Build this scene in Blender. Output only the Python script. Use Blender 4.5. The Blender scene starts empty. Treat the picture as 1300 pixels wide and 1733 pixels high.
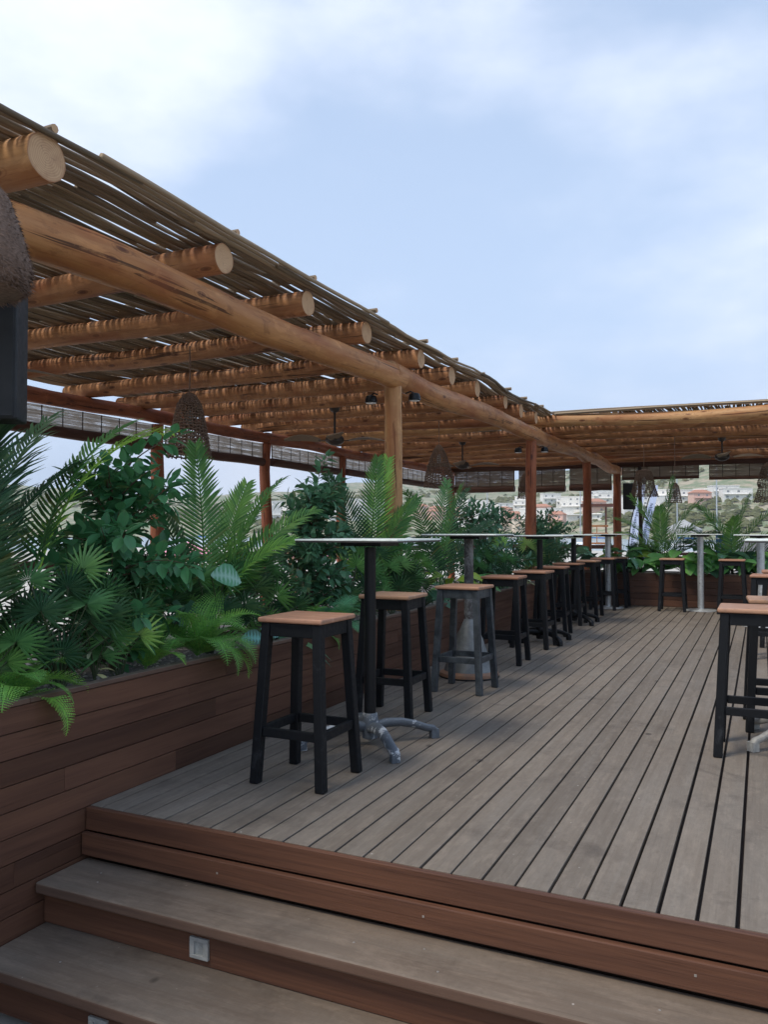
import bpy, math, random
from math import sin, cos, pi, radians as rad
from mathutils import Vector as V, noise as mn, Matrix
random.seed(7)
S = bpy.context.scene
C = S.collection
# ------------------------------------------------------------------ camera, sky, sun, exposure
F_PX = 1372.0
YAW = math.atan2(640, F_PX); PITCH = math.atan2(32, F_PX)
cam = bpy.data.cameras.new('camera'); cam_o = bpy.data.objects.new('camera', cam); C.objects.link(cam_o)
cam.sensor_fit = 'HORIZONTAL'; cam.sensor_width = 36; cam.lens = F_PX / 1300 * 36
cam.clip_start = 0.05; cam.clip_end = 6000
cam_o.location = (0, 0, 1.16); cam_o.rotation_euler = (pi / 2 + PITCH, 0, YAW)
S.camera = cam_o
SUN_DIR = V((-0.34, -0.56, 1.0)).normalized()
SUN_EL = math.asin(SUN_DIR.z); SUN_AZ = math.atan2(SUN_DIR.x, SUN_DIR.y)
w = bpy.data.worlds.new('World'); S.world = w; w.use_nodes = True
nt = w.node_tree; nt.nodes.clear()
def wn(t, **k):
    n = nt.nodes.new(t)
    for a, b in k.items(): setattr(n, a, b)
    return n
sky = wn('ShaderNodeTexSky', sky_type='NISHITA', sun_disc=False, sun_elevation=SUN_EL, sun_rotation=SUN_AZ, air_density=1.0, dust_density=1.6, ozone_density=1.5)
tc = wn('ShaderNodeTexCoord')
def wnoise(scale, det, rough, sc):
    mp = wn('ShaderNodeMapping'); mp.inputs['Scale'].default_value = sc
    nt.links.new(tc.outputs['Generated'], mp.inputs[0])
    n = wn('ShaderNodeTexNoise'); n.inputs['Scale'].default_value = scale; n.inputs['Detail'].default_value = det
    n.inputs['Roughness'].default_value = rough; nt.links.new(mp.outputs[0], n.inputs[0]); return n, mp
n1, mp1 = wnoise(1.9, 7, .55, (1, 1, 2.2)); mp1.inputs['Location'].default_value = (.3, .1, .35)
# one large bright cloud bank high on the left: falls off with the angle from its centre
cdir = V((-0.66, 0.555, 0.545)).normalized()
dot = wn('ShaderNodeVectorMath', operation='DOT_PRODUCT'); dot.inputs[1].default_value = cdir
nrm = wn('ShaderNodeVectorMath', operation='NORMALIZE'); nt.links.new(tc.outputs['Generated'], nrm.inputs[0]); nt.links.new(nrm.outputs[0], dot.inputs[0])
bank = wn('ShaderNodeMapRange'); bank.inputs[1].default_value = .965; bank.inputs[2].default_value = 1.0; nt.links.new(dot.outputs['Value'], bank.inputs[0])
add = wn('ShaderNodeMath', operation='MULTIPLY_ADD'); nt.links.new(bank.outputs[0], add.inputs[0]); add.inputs[1].default_value = .32; nt.links.new(n1.outputs[0], add.inputs[2])
cr = wn('ShaderNodeMapRange'); cr.interpolation_type = 'SMOOTHSTEP'; cr.inputs[1].default_value = .47; cr.inputs[2].default_value = .88
# a thin wispy sheet lower on the right
dot2 = wn('ShaderNodeVectorMath', operation='DOT_PRODUCT'); dot2.inputs[1].default_value = V((0.06, 0.93, 0.37)).normalized(); nt.links.new(nrm.outputs[0], dot2.inputs[0])
bank2 = wn('ShaderNodeMapRange'); bank2.inputs[1].default_value = .90; bank2.inputs[2].default_value = 1.0; bank2.inputs[4].default_value = .06; nt.links.new(dot2.outputs['Value'], bank2.inputs[0])
add2 = wn('ShaderNodeMath', operation='ADD'); nt.links.new(add.outputs[0], add2.inputs[0]); nt.links.new(bank2.outputs[0], add2.inputs[1])
nt.links.new(add2.outputs[0], cr.inputs[0])
sepw = wn('ShaderNodeSeparateXYZ'); nt.links.new(nrm.outputs[0], sepw.inputs[0])
veil = wn('ShaderNodeMapRange'); veil.inputs[1].default_value = .02; veil.inputs[2].default_value = .62; veil.inputs[3].default_value = .9; veil.inputs[4].default_value = .6; nt.links.new(sepw.outputs[2], veil.inputs[0])
base = wn('ShaderNodeMixRGB'); nt.links.new(veil.outputs[0], base.inputs[0]); base.inputs[2].default_value = (4.9, 6.25, 8.5, 1)   # thin high veil over the blue
nt.links.new(sky.outputs[0], base.inputs[1])
mixc = wn('ShaderNodeMixRGB'); mixc.inputs[2].default_value = (7.8, 8.3, 9.5, 1)
nt.links.new(base.outputs[0], mixc.inputs[1]); nt.links.new(cr.outputs[0], mixc.inputs[0])
bg = wn('ShaderNodeBackground'); bg.inputs[1].default_value = .09
nt.links.new(mixc.outputs[0], bg.inputs[0])
wo = wn('ShaderNodeOutputWorld'); nt.links.new(bg.outputs[0], wo.inputs[0])
sl = bpy.data.lights.new('sun', 'SUN'); sl.energy = 1.7; sl.angle = rad(16); sl.color = (1, .91, .77)
so = bpy.data.objects.new('sun', sl); C.objects.link(so); so.rotation_euler = SUN_DIR.to_track_quat('Z', 'Y').to_euler()
S.view_settings.view_transform = 'Standard'; S.view_settings.look = 'None'; S.view_settings.exposure = 0.64; S.view_settings.gamma = 1
S.view_settings.use_curve_mapping = False

# ------------------------------------------------------------------ helpers
def tag(o, label=None, cat=None, group=None, kind=None):
    for k, v in (('label', label), ('category', cat), ('group', group), ('kind', kind)):
        if v: o[k] = v
    return o
def empty(name, loc=(0, 0, 0), rz=0, **k):
    o = bpy.data.objects.new(name, None); o.empty_display_size = .1; C.objects.link(o)
    o.location = loc; o.rotation_euler.z = rz; return tag(o, **k)
def kids(o): return [c for c in bpy.data.objects if c.parent == o]
def copy_tree(o, parent=None):
    c = o.copy(); C.objects.link(c); c.parent = parent
    for ch in kids(o): copy_tree(ch, c)
    return c
def dup(root, loc, rz, label, scale=None, **k):
    c = copy_tree(root); c.location = loc; c.rotation_euler.z = rz
    if scale: c.scale = (scale,) * 3
    c['label'] = label
    for a, b in k.items(): c[a] = b
    return c
class MB:
    def __init__(s): s.v = []; s.f = []; s.lc = []; s.uv = []
    def add(s, vs, fs, lc=None, uv=None):
        n = len(s.v); s.v += [tuple(p) for p in vs]; s.f += [tuple(i + n for i in f) for f in fs]
        s.lc += [tuple(p) for p in (lc or vs)]; s.uv += (uv or [(0, 0, 0)] * len(vs))
    def box(s, x0, x1, y0, y1, z0, z1, axis='z', off=None):
        vs = [(x, y, z) for x in (x0, x1) for y in (y0, y1) for z in (z0, z1)]
        fs = [(0, 1, 3, 2), (4, 6, 7, 5), (0, 4, 5, 1), (2, 3, 7, 6), (0, 2, 6, 4), (1, 5, 7, 3)]
        o = off if off is not None else (random.random() * 9, random.random() * 9, random.random() * 9)
        pm = {'x': (1, 2, 0), 'y': (0, 2, 1), 'z': (0, 1, 2)}[axis]
        s.add(vs, fs, [tuple(p[pm[i]] + o[i] for i in range(3)) for p in vs])
    def xbox(s, M, sx, sy, sz):
        # box of half sizes under a matrix, grain along local z
        vs = [(x, y, z) for x in (-sx, sx) for y in (-sy, sy) for z in (-sz, sz)]
        fs = [(0, 1, 3, 2), (4, 6, 7, 5), (0, 4, 5, 1), (2, 3, 7, 6), (0, 2, 6, 4), (1, 5, 7, 3)]
        o = V((random.random() * 9, random.random() * 9, random.random() * 9))
        s.add([M @ V(p) for p in vs], fs, [V(p) + o for p in vs])
    def bar(s, a, b, wx, wy, up=(0, 0, 1)):
        a, b = V(a), V(b); d = (b - a); L = d.length; z = d.normalized()
        x = z.cross(V(up)); x = x.normalized() if x.length > 1e-4 else V((1, 0, 0)); y = z.cross(x)
        M = Matrix(((x.x, y.x, z.x, 0), (x.y, y.y, z.y, 0), (x.z, y.z, z.z, 0), (0, 0, 0, 1)))
        M.translation = (a + b) / 2; s.xbox(M, wx / 2, wy / 2, L / 2)
    def tube(s, pts, rs, n=8, cap=True, wob=0.0, seed=0, aspect=1.0):
        pts = [V(p) for p in pts]; m = len(pts)
        if not hasattr(rs, '__len__'): rs = [rs] * m
        vs = []; lc = []; uv = []; L = 0; o = (random.random() * 9, random.random() * 9, random.random() * 9)
        t = (pts[1] - pts[0]).normalized(); x = t.orthogonal().normalized()
        for i in range(m):
            t = (pts[min(i + 1, m - 1)] - pts[max(i - 1, 0)]).normalized()
            x = (x - t * x.dot(t)).normalized(); y = t.cross(x)
            if i: L += (pts[i] - pts[i - 1]).length
            for j in range(n):
                a = 2 * pi * j / n; r = rs[i]
                if wob: r *= 1 + wob * mn.noise(V((cos(a) * 1.2 + seed, sin(a) * 1.2, L * 2.2 + seed * 3)))
                vs.append(pts[i] + x * cos(a) * r + y * sin(a) * r * aspect)
                lc.append((cos(a) * r + o[0], sin(a) * r + o[1], L + o[2])); uv.append((cos(a), sin(a), L))
        fs = [(i * n + j, i * n + (j + 1) % n, (i + 1) * n + (j + 1) % n, (i + 1) * n + j) for i in range(m - 1) for j in range(n)]
        if cap: fs += [tuple(reversed(range(n))), tuple(range((m - 1) * n, m * n))]
        s.add(vs, fs, lc, uv)
    def lathe(s, prof, c=(0, 0, 0), n=24):
        c = V(c); vs = []
        for r, z in prof:
            for j in range(n):
                a = 2 * pi * j / n; vs.append(c + V((cos(a) * r, sin(a) * r, z)))
        m = len(prof)
        fs = [(i * n + j, i * n + (j + 1) % n, (i + 1) * n + (j + 1) % n, (i + 1) * n + j) for i in range(m - 1) for j in range(n)]
        fs += [tuple(reversed(range(n))), tuple(range((m - 1) * n, m * n))]
        s.add(vs, fs)
    def build(s, name, mat, parent=None, smooth=False, bevel=0, kind=None, seg=2):
        me = bpy.data.meshes.new(name); me.from_pydata(s.v, [], s.f)
        a = me.attributes.new('lc', 'FLOAT_VECTOR', 'POINT'); a.data.foreach_set('vector', [c for p in s.lc for c in p])
        a = me.attributes.new('luv', 'FLOAT_VECTOR', 'POINT'); a.data.foreach_set('vector', [c for p in s.uv for c in p])
        me.materials.append(mat)
        if smooth: me.polygons.foreach_set('use_smooth', [True] * len(me.polygons))
        me.update()
        if smooth == 'angle': me.set_sharp_from_angle(angle=rad(38))
        o = bpy.data.objects.new(name, me); C.objects.link(o); o.parent = parent
        if bevel:
            b = o.modifiers.new('bevel', 'BEVEL'); b.width = bevel; b.segments = seg; b.limit_method = 'ANGLE'; b.angle_limit = rad(40)
        if kind: o['kind'] = kind
        return o

# ------------------------------------------------------------------ materials
class NM:
    """small node-graph helper for one material"""
    def __init__(s, name):
        s.m = bpy.data.materials.new(name); s.m.use_nodes = True; s.t = s.m.node_tree
        s.b = s.t.nodes['Principled BSDF']; s.out = s.t.nodes['Material Output']
    def n(s, t, ins=None, **k):
        n = s.t.nodes.new(t)
        for a, b in k.items(): setattr(n, a, b)
        for a, b in (ins or {}).items():
            if hasattr(b, 'links'): s.t.links.new(b, n.inputs[a])
            else: n.inputs[a].default_value = b
        return n
    def set(s, **k):
        for a, b in k.items():
            a = a.replace('_', ' ')
            if hasattr(b, 'links'): s.t.links.new(b, s.b.inputs[a])
            else: s.b.inputs[a].default_value = b
    def attr(s, name): return s.n('ShaderNodeAttribute', attribute_name=name).outputs['Vector']
    def pos(s): return s.n('ShaderNodeNewGeometry').outputs['Position']
    def rnd(s): return s.n('ShaderNodeNewGeometry').outputs['Random Per Island']
    def mapped(s, vec, sc, loc=(0, 0, 0)): return s.n('ShaderNodeMapping', {0: vec, 'Scale': sc, 'Location': loc}).outputs[0]
    def noise(s, vec, scale=1, det=4, rough=.55, dist=0): return s.n('ShaderNodeTexNoise', {'Vector': vec, 'Scale': scale, 'Detail': det, 'Roughness': rough, 'Distortion': dist}).outputs[0]
    def ramp(s, f, stops, interp='LINEAR'):
        r = s.n('ShaderNodeValToRGB', {0: f}); cr = r.color_ramp; cr.interpolation = interp
        while len(cr.elements) < len(stops): cr.elements.new(.5)
        for e, (p, c) in zip(cr.elements, stops): e.position = p; e.color = (*c, 1) if len(c) == 3 else c
        return r.outputs[0]
    def mr(s, f, a, b, c=0., d=1.): return s.n('ShaderNodeMapRange', {0: f, 1: a, 2: b, 3: c, 4: d}).outputs[0]
    def mix(s, f, a, b, mode='MIX'):
        return s.n('ShaderNodeMixRGB', {0: f, 1: a if hasattr(a, 'links') else (*a, 1), 2: b if hasattr(b, 'links') else (*b, 1)}, blend_type=mode).outputs[0]
    def math(s, op, a, b=0.): return s.n('ShaderNodeMath', {0: a, 1: b}, operation=op).outputs[0]
    def bump(s, h, strength=.3, dist=.01): s.set(Normal=s.n('ShaderNodeBump', {'Height': h, 'Strength': strength, 'Distance': dist}).outputs[0])
def gray(v): return (v, v, v)
M = {}
def wood(name, c1, c2, dark, rough=.6, grain=30, vary=.5, wear=None, knots=False, bump=.25, soft=False, spec=.3):
    m = NM(name); lc = m.attr('lc')
    g = m.noise(m.mapped(lc, (grain, grain, 1.1)), 1, 6, .62, .4)
    g2 = m.noise(m.mapped(lc, (grain * 4, grain * 4, 2.5)), 1, 3, .6)
    big = m.noise(m.mapped(lc, (2.5, 2.5, .7), (3, 1, 7)), 1, 3, .5)
    col = m.mix(m.mr(g, .35, .68), c1, c2)
    col = m.mix(m.mr(g2, .58, .72, 0, .3 if soft else .6), col, dark)
    r = m.rnd()
    col = m.mix(1, col, m.ramp(r, [(0, gray(1 - vary * .5)), (.5, gray(1)), (1, gray(1 + vary * .35))]), 'MULTIPLY')
    col = m.mix(m.mr(big, .3, .7, 0, .35), col, m.mix(.5, c2, dark))
    if knots:
        vo = m.n('ShaderNodeTexVoronoi', {'Vector': m.mapped(lc, (9, 9, 3.2)), 'Scale': 1.0}).outputs['Distance']
        kn = m.mr(vo, .07, .17, 1, 0)
        col = m.mix(kn, col, dark)
        halo = m.n('ShaderNodeMath', {0: m.math('MULTIPLY', vo, 60.)}, operation='SINE').outputs[0]
        col = m.mix(m.math('MULTIPLY', m.mr(halo, 0, 1, 0, .5), m.mr(vo, .16, .34, 1, 0)), col, dark)
        crk = m.noise(m.mapped(lc, (34, 34, .9), (8, 8, 1)), 1, 2, .5, .5)
        col = m.mix(m.mr(crk, .655, .675, 0, .85), col, tuple(x * .4 for x in dark))
        pt = m.noise(m.mapped(lc, (9, 9, 4), (1, 8, 1)), 1, 5, .7, .6)
        col = m.mix(m.mr(pt, .54, .66, 0, .5), col, dark); col = m.mix(m.mr(pt, .32, .44, .45, 0), col, tuple(min(1, x * 1.35) for x in c1))
        red = m.noise(m.mapped(lc, (5, 5, 1.6), (18, 3, 1)), 1, 3, .5)
        col = m.mix(m.mr(red, .5, .66, 0, .55), col, (c2[0] * .75, c2[1] * .5, c2[2] * .45))
    if wear:
        p = m.pos(); st = m.noise(m.mapped(lc, (7, 7, 1.3)), 1, 6, .62)
        col = m.mix(m.mr(st, .46, .7, 0, .45), col, wear)
        if soft:   # fine mottling and short cross scuffs
            mt = m.noise(m.mapped(p, (60, 26, 40)), 1, 5, .75); col = m.mix(m.mr(mt, .35, .7, 0, .5), col, tuple(x * .62 for x in c1))
            mt2 = m.noise(m.mapped(lc, (22, 22, 6)), 1, 6, .75, .3); col = m.mix(m.mr(mt2, .5, .7, 0, .4), col, tuple(min(1, x * 1.4) for x in c1))
        sc = m.noise(m.mapped(p, (7, 5, 9), (3, 3, 3)), 1, 7, .78, .3)
        col = m.mix(m.mr(sc, .66, .76, 0, .3), col, tuple(min(1, x * 2.2) for x in wear))
        dk = m.noise(m.mapped(p, (3.1, 3.1, 3.1), (11, 5, 3)), 1, 7, .72)
        col = m.mix(m.mr(dk, .54, .68, 0, .42), col, dark)
    if soft:
        p = m.pos()
        s1 = m.noise(m.mapped(p, (1.6, 2.3, 1), (4.2, 1.1, 0)), 1, 6, .7, .5); col = m.mix(m.mr(s1, .60, .70, 0, .6), col, dark)
        vk = m.n('ShaderNodeTexVoronoi', {'Vector': m.mapped(p, (2.6, 1.9, 1)), 'Scale': 1.0}).outputs['Distance']; col = m.mix(m.mr(vk, .03, .06, .8, 0), col, tuple(x * .55 for x in dark))
        vs_ = m.n('ShaderNodeTexVoronoi', {'Vector': m.mapped(p, (13, 11, 1), (2, 7, 0)), 'Scale': 1.0})
        keep = m.mr(m.noise(m.mapped(p, (2.2, 2.2, 1), (6, 6, 6)), 1, 3, .6), .50, .58)
        col = m.mix(m.math('MULTIPLY', m.mr(vs_.outputs['Distance'], .025, .06, .75, 0), keep), col, (.52, .49, .44))
        if name == 'step_wood':   # the sawn front edges kept their reddish colour, only the walked-on faces have greyed
            nz_ = m.n('ShaderNodeSeparateXYZ', {0: m.n('ShaderNodeNewGeometry').outputs['Normal']}).outputs[2]
            col = m.mix(m.mr(nz_, .25, .8, .75, 0), col, m.mix(m.mr(g, .35, .68), (.15, .08, .055), (.09, .048, .034)))
    m.set(Base_Color=col, Roughness=m.mr(g, .3, .7, rough - .08, rough + .12))
    m.b.inputs['Specular IOR Level'].default_value = spec
    m.bump(m.math('ADD', g, m.math('MULTIPLY', g2, .5)), bump, .004)
    M[name] = m.m; return m
wood('deck_wood', (.220, .184, .148), (.172, .141, .113), (.075, .060, .05), .66, 30, .42, wear=(.225, .205, .18), bump=.3, soft=True)
wood('step_wood', (.22, .172, .132), (.155, .115, .086), (.06, .044, .035), .6, 24, .2, wear=(.22, .195, .165), bump=.3, soft=True)
wood('red_wood', (.155, .075, .046), (.092, .042, .027), (.045, .016, .010), .5, 22, .75, bump=.2)
wood('fascia_wood', (.17, .078, .046), (.088, .040, .026), (.045, .018, .011), .5, 34, .25, bump=.35)
wood('honey_log', (.60, .35, .16), (.42, .21, .085), (.15, .055, .025), .55, 16, .25, knots=True, bump=.6)
wood('amber_log', (.47, .235, .105), (.30, .13, .056), (.10, .038, .02), .6, 16, .3, knots=True, bump=.6)
wood('orange_log', (.52, .255, .098), (.37, .15, .053), (.13, .045, .02), .55, 14, .2, knots=True, bump=.7)
wood('red_log', (.38, .13, .06), (.26, .08, .035), (.08, .025, .015), .55, 20, .3, knots=True, bump=.35)
wood('dark_beam', (.10, .042, .026), (.065, .028, .018), (.03, .012, .01), .6, 20, .3)
wood('reed', (.32, .245, .16), (.20, .145, .095), (.07, .05, .035), .65, 60, 1.2, bump=.2)
m = wood('seat_wood', (.52, .285, .185), (.42, .215, .135), (.22, .10, .06), .45, 26, .3, bump=.15)
oi = m.n('ShaderNodeObjectInfo').outputs['Random']; src = m.b.inputs['Base Color'].links[0].from_socket
stn = m.noise(m.n('ShaderNodeTexCoord').outputs['Object'], 9, 6, .7, .8)
c_ = m.mix(m.mr(stn, .5, .62, 0, .55), src, (.30, .17, .12)); c_ = m.mix(m.mr(stn, .3, .4, .5, 0), c_, (.60, .42, .31))
m.set(Base_Color=m.mix(1, c_, m.ramp(oi, [(0, (.8, .72, .68)), (.5, (1, 1, 1)), (1, (1.02, 1.12, 1.1))]), 'MULTIPLY'))
m = NM('log_end'); uv = m.attr('luv'); lc = m.attr('lc'); sp = m.n('ShaderNodeSeparateXYZ', {0: uv})
rad_ = m.n('ShaderNodeVectorMath', {0: m.n('ShaderNodeCombineXYZ', {0: sp.outputs[0], 1: sp.outputs[1], 2: 0.0}).outputs[0]}, operation='LENGTH').outputs['Value']
nz = m.noise(lc, 14, 4, .6); rings = m.math('SINE', m.math('ADD', m.math('MULTIPLY', rad_, 62), m.math('MULTIPLY', nz, 9)))
col = m.mix(m.mr(rings, -1, 1, 0, .55), (.58, .38, .22), (.40, .22, .11)); col = m.mix(m.mr(nz, .5, .75, 0, .6), col, (.33, .17, .09)); col = m.mix(m.mr(rad_, .88, .99, 0, .7), col, (.30, .13, .06))
ang = m.math('ARCTAN2', sp.outputs[1], sp.outputs[0]); ck = m.math('ABSOLUTE', m.math('SINE', m.math('ADD', m.math('MULTIPLY', ang, 1.5), m.math('MULTIPLY', nz, 1.6))))
crk = m.math('MULTIPLY', m.mr(ck, .0, .035, 1, 0), m.mr(rad_, .35, .6, 1, 0)); col = m.mix(crk, col, (.06, .03, .02))
m.set(Base_Color=col, Roughness=.8); M['log_end'] = m.m
wood('dark_pole', (.05, .032, .025), (.035, .022, .018), (.015, .01, .008), .6, 20, .3)

def painted(name, c, worn, rough=.4, lo=.62, hi=.7, amt=.7, scale=9, metallic=0.):
    m = NM(name); p = m.n('ShaderNodeTexCoord').outputs['Object']
    a = m.noise(p, scale, 6, .7, .5); b = m.noise(p, scale * 5, 3, .6)
    col = m.mix(m.mr(a, lo, hi, 0, amt), c, worn)
    col = m.mix(m.mr(b, .35, .75, 0, .35), col, tuple(x * 1.9 for x in c))
    m.set(Base_Color=col, Roughness=m.mr(b, .3, .7, rough - .1, rough + .15), Metallic=metallic)
    if 'black' in name: m.b.inputs['Specular IOR Level'].default_value = .28
    m.bump(b, .12, .002); M[name] = m.m; return m
painted('black_paint', (.0045, .0055, .0075), (.045, .05, .056), .55, .60, .70, .55)
painted('faded_paint', (.018, .023, .029), (.085, .10, .112), .5, .42, .62, .7, 8)
painted('black_metal', (.006, .007, .009), (.06, .06, .065), .38, .62, .72, .4)
painted('chipped_metal', (.085, .10, .12), (.62, .64, .66), .45, .53, .57, .9, 11)
painted('scuffed_column', (.055, .05, .05), (.30, .31, .31), .5, .46, .58, .85, 9)
painted('galvanised', (.12, .13, .135), (.27, .28, .28), .42, .4, .65, .8, 8, .3)
painted('rusty_disc', (.26, .14, .085), (.16, .15, .14), .6, .5, .62, .7, 6)
painted('silver_metal', (.50, .52, .53), (.36, .37, .38), .35, .5, .7, .6, 6, .55)
painted('grey_base_paint', (.36, .35, .32), (.22, .21, .20), .5, .5, .7, .6, 7)
painted('white_laminate', (.74, .80, .76), (.66, .70, .67), .35, .5, .7, .6, 5)
painted('laminate_edge', (.035, .03, .03), (.06, .05, .05), .5)
painted('speaker_plastic', (.010, .012, .015), (.02, .023, .028), .6, .5, .7, .4, 3)
painted('fan_dark', (.03, .022, .018), (.05, .04, .03), .5)
painted('fan_blade_palm', (.22, .16, .105), (.14, .10, .07), .7, .4, .7, .6, 14)
painted('white_plastic', (.32, .325, .31), (.35, .35, .33), .5)
painted('lens_grey', (.30, .31, .30), (.2, .2, .2), .25)
painted('steel_screw', (.42, .40, .37), (.2, .18, .16), .35, metallic=.6)
painted('rail_wood', (.09, .035, .025), (.13, .06, .04), .5)
painted('rattan', (.58, .36, .20), (.40, .24, .13), .5)
painted('cloth_blue', (.03, .12, .35), (.05, .17, .42), .8)
painted('cloth_red', (.60, .04, .05), (.45, .03, .04), .8)
painted('cloth_pink', (.75, .30, .42), (.6, .2, .33), .8)
painted('cloth_white', (.72, .75, .80), (.6, .64, .7), .8)
painted('banner_blue', (.50, .58, .76), (.58, .66, .80), .8)
painted('banner_ink', (.06, .08, .16), (.09, .1, .2), .8)
painted('soil', (.13, .115, .10), (.33, .31, .28), .9, .5, .56, .9, 45)
painted('seating_floor', (.19, .15, .12), (.25, .2, .17), .6, .4, .7, .6, 2)
painted('quay_concrete', (.48, .45, .40), (.38, .36, .33), .85, .4, .7, .6, .25)
painted('house_white', (.78, .76, .72), (.66, .63, .58), .8, .5, .7, .5, .3)
painted('house_cream', (.72, .60, .47), (.62, .5, .38), .8, .5, .7, .5, .3)
painted('house_pink', (.68, .45, .37), (.58, .38, .3), .8, .5, .7, .5, .3)
painted('window_dark', (.22, .23, .25), (.1, .11, .12), .25)
painted('roof_tile', (.42, .20, .13), (.34, .16, .1), .8)
painted('hull_white', (.75, .78, .8), (.6, .62, .65), .4, .6, .7, .3, 2)
painted('parasol_grey', (.36, .37, .37), (.3, .3, .31), .8)

def wicker(name, c1, c2):
    m = NM(name); p = m.n('ShaderNodeTexCoord').outputs['Object']
    a = m.noise(m.mapped(p, (1, 1, 6)), 60, 3, .7)
    col = m.mix(m.mr(a, .35, .7), c1, c2)
    m.set(Base_Color=col, Roughness=.85); m.bump(a, .6, .004); M[name] = m.m
wicker('wicker_brown', (.11, .07, .05), (.25, .16, .115))
wicker('seagrass', (.15, .105, .06), (.34, .25, .155))
def blindmat(name, c1, c2, tmix, holes):
    m = NM(name); p = m.n('ShaderNodeTexCoord').outputs['Object']
    st = m.n('ShaderNodeTexNoise', {'Vector': m.mapped(p, (.6, .6, 90)), 'Scale': 1.0, 'Detail': 3}).outputs[0]
    pat = m.noise(m.mapped(p, (5, 5, 14), (2, 2, 2)), 1, 4, .6)
    col = m.mix(m.mr(st, .4, .65), c1, c2); tr = m.n('ShaderNodeBsdfTranslucent', {'Color': col}).outputs[0]
    m.set(Base_Color=col, Roughness=.8); al = m.n('ShaderNodeBsdfTransparent').outputs[0]
    mx = m.n('ShaderNodeMixShader', {0: tmix, 1: m.b.outputs[0], 2: tr}).outputs[0]
    mx2 = m.n('ShaderNodeMixShader', {0: m.math('MULTIPLY', m.mr(st, .5, .6, .25, 1), m.mr(pat, .4, .65, holes * .4, holes)), 1: mx, 2: al}).outputs[0]
    m.t.links.new(mx2, m.out.inputs[0]); M[name] = m.m
blindmat('bamboo_blind', (.45, .40, .34), (.68, .63, .58), .6, .8)
blindmat('brown_blind', (.20, .15, .11), (.32, .25, .19), .5, .55)

def leafmat(name, c1, c2, rib=None, rough=.42, trans=.25, rr=.35):
    g = 1 if name in ('scrub', 'lime_leaf') else 2.9 if name in ('ficus_leaf', 'laurel_leaf') else 2.5 if 'dark' not in name else 2.2; c1, c2 = [(q[0] * g * 1.3, q[1] * g * 1.04, q[2] * g * .85) for q in (c1, c2)]
    m = NM(name); r = m.rnd(); uv = m.attr('luv'); p = m.pos()
    col = m.mix(r, c1, c2)
    sx0 = m.n('ShaderNodeSeparateXYZ', {0: uv}); odd = m.math('FRACT', m.math('MULTIPLY', r, 17.3))
    tip = m.math('MULTIPLY', m.mr(sx0.outputs[1], .72, 1.0), m.mr(odd, .6, .75))
    oi = m.n('ShaderNodeObjectInfo').outputs['Random']
    col = m.mix(1, col, m.ramp(oi, [(0, (.78, .82, .9)), (.5, (1, 1, 1)), (1, (1.6, 1.35, 1.0))]), 'MULTIPLY')
    col = m.mix(m.math('MULTIPLY', tip, .7), col, (.30, .24, .09)); col = m.mix(m.mr(odd, .965, .97, 0, .6), col, (.28, .26, .08))
    nz = m.noise(p, 7, 3, .5); col = m.mix(m.mr(nz, .35, .7, 0, .45), col, tuple(x * 1.5 for x in c1))
    if rib:
        sx = m.n('ShaderNodeSeparateXYZ', {0: uv})
        ax = m.math('ABSOLUTE', sx.outputs[0])
        col = m.mix(m.mr(ax, .0, rib[1], .85, 0), col, rib[0])
        if len(rib) > 2:   # side veins
            wv = m.n('ShaderNodeTexWave', {'Vector': uv, 'Scale': rib[2], 'Distortion': 2.0, 'Detail': 1.0}, bands_direction='Y').outputs[1]
            col = m.mix(m.math('MULTIPLY', m.mr(wv, .35, .8), m.mr(ax, .35, .95, .8, 0)), col, rib[0])
    tr = m.n('ShaderNodeBsdfTranslucent', {'Color': m.mix(.5, col, (.25, .5, .08), 'MULTIPLY') if False else col}).outputs[0]
    m.set(Base_Color=col, Roughness=rough); m.b.inputs['Specular IOR Level'].default_value = rr
    mx = m.n('ShaderNodeMixShader', {0: trans, 1: m.b.outputs[0], 2: tr}).outputs[0]
    m.t.links.new(mx, m.out.inputs[0]); M[name] = m.m
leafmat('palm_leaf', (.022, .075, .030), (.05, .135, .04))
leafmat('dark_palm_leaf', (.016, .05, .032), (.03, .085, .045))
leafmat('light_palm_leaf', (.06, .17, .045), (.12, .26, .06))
leafmat('ficus_leaf', (.014, .065, .032), (.035, .125, .055), rib=((.09, .2, .1), .09), rr=.5)
leafmat('laurel_leaf', (.016, .055, .035), (.04, .11, .07), rib=((.07, .15, .1), .08), rr=.5)
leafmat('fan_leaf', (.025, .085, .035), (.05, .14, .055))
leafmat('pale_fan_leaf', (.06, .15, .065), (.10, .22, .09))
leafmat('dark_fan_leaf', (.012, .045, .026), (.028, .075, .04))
leafmat('fern_leaf', (.04, .13, .035), (.085, .22, .05))
leafmat('blue_fern_leaf', (.03, .12, .07), (.06, .19, .11))
leafmat('monstera_leaf', (.02, .08, .025), (.035, .11, .03), rib=((.08, .18, .06), .05))
leafmat('caladium_leaf', (.03, .13, .075), (.05, .17, .09), rib=((.38, .62, .50), .35, 2.6))
leafmat('teal_caladium_leaf', (.02, .055, .045), (.03, .07, .06), rib=((.25, .60, .55), .4, 2.6))
leafmat('broad_leaf', (.03, .12, .045), (.06, .19, .06), rib=((.22, .38, .18), .22), rr=.5)
leafmat('dark_broad_leaf', (.014, .055, .035), (.03, .09, .05), rib=((.10, .2, .12), .1), rr=.5)
leafmat('succulent_leaf', (.12, .17, .13), (.19, .25, .19))
leafmat('lime_leaf', (.13, .27, .04), (.19, .34, .06), rib=((.3, .45, .15), .1))
painted('plant_stem', (.05, .07, .03), (.09, .08, .05), .6)
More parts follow.
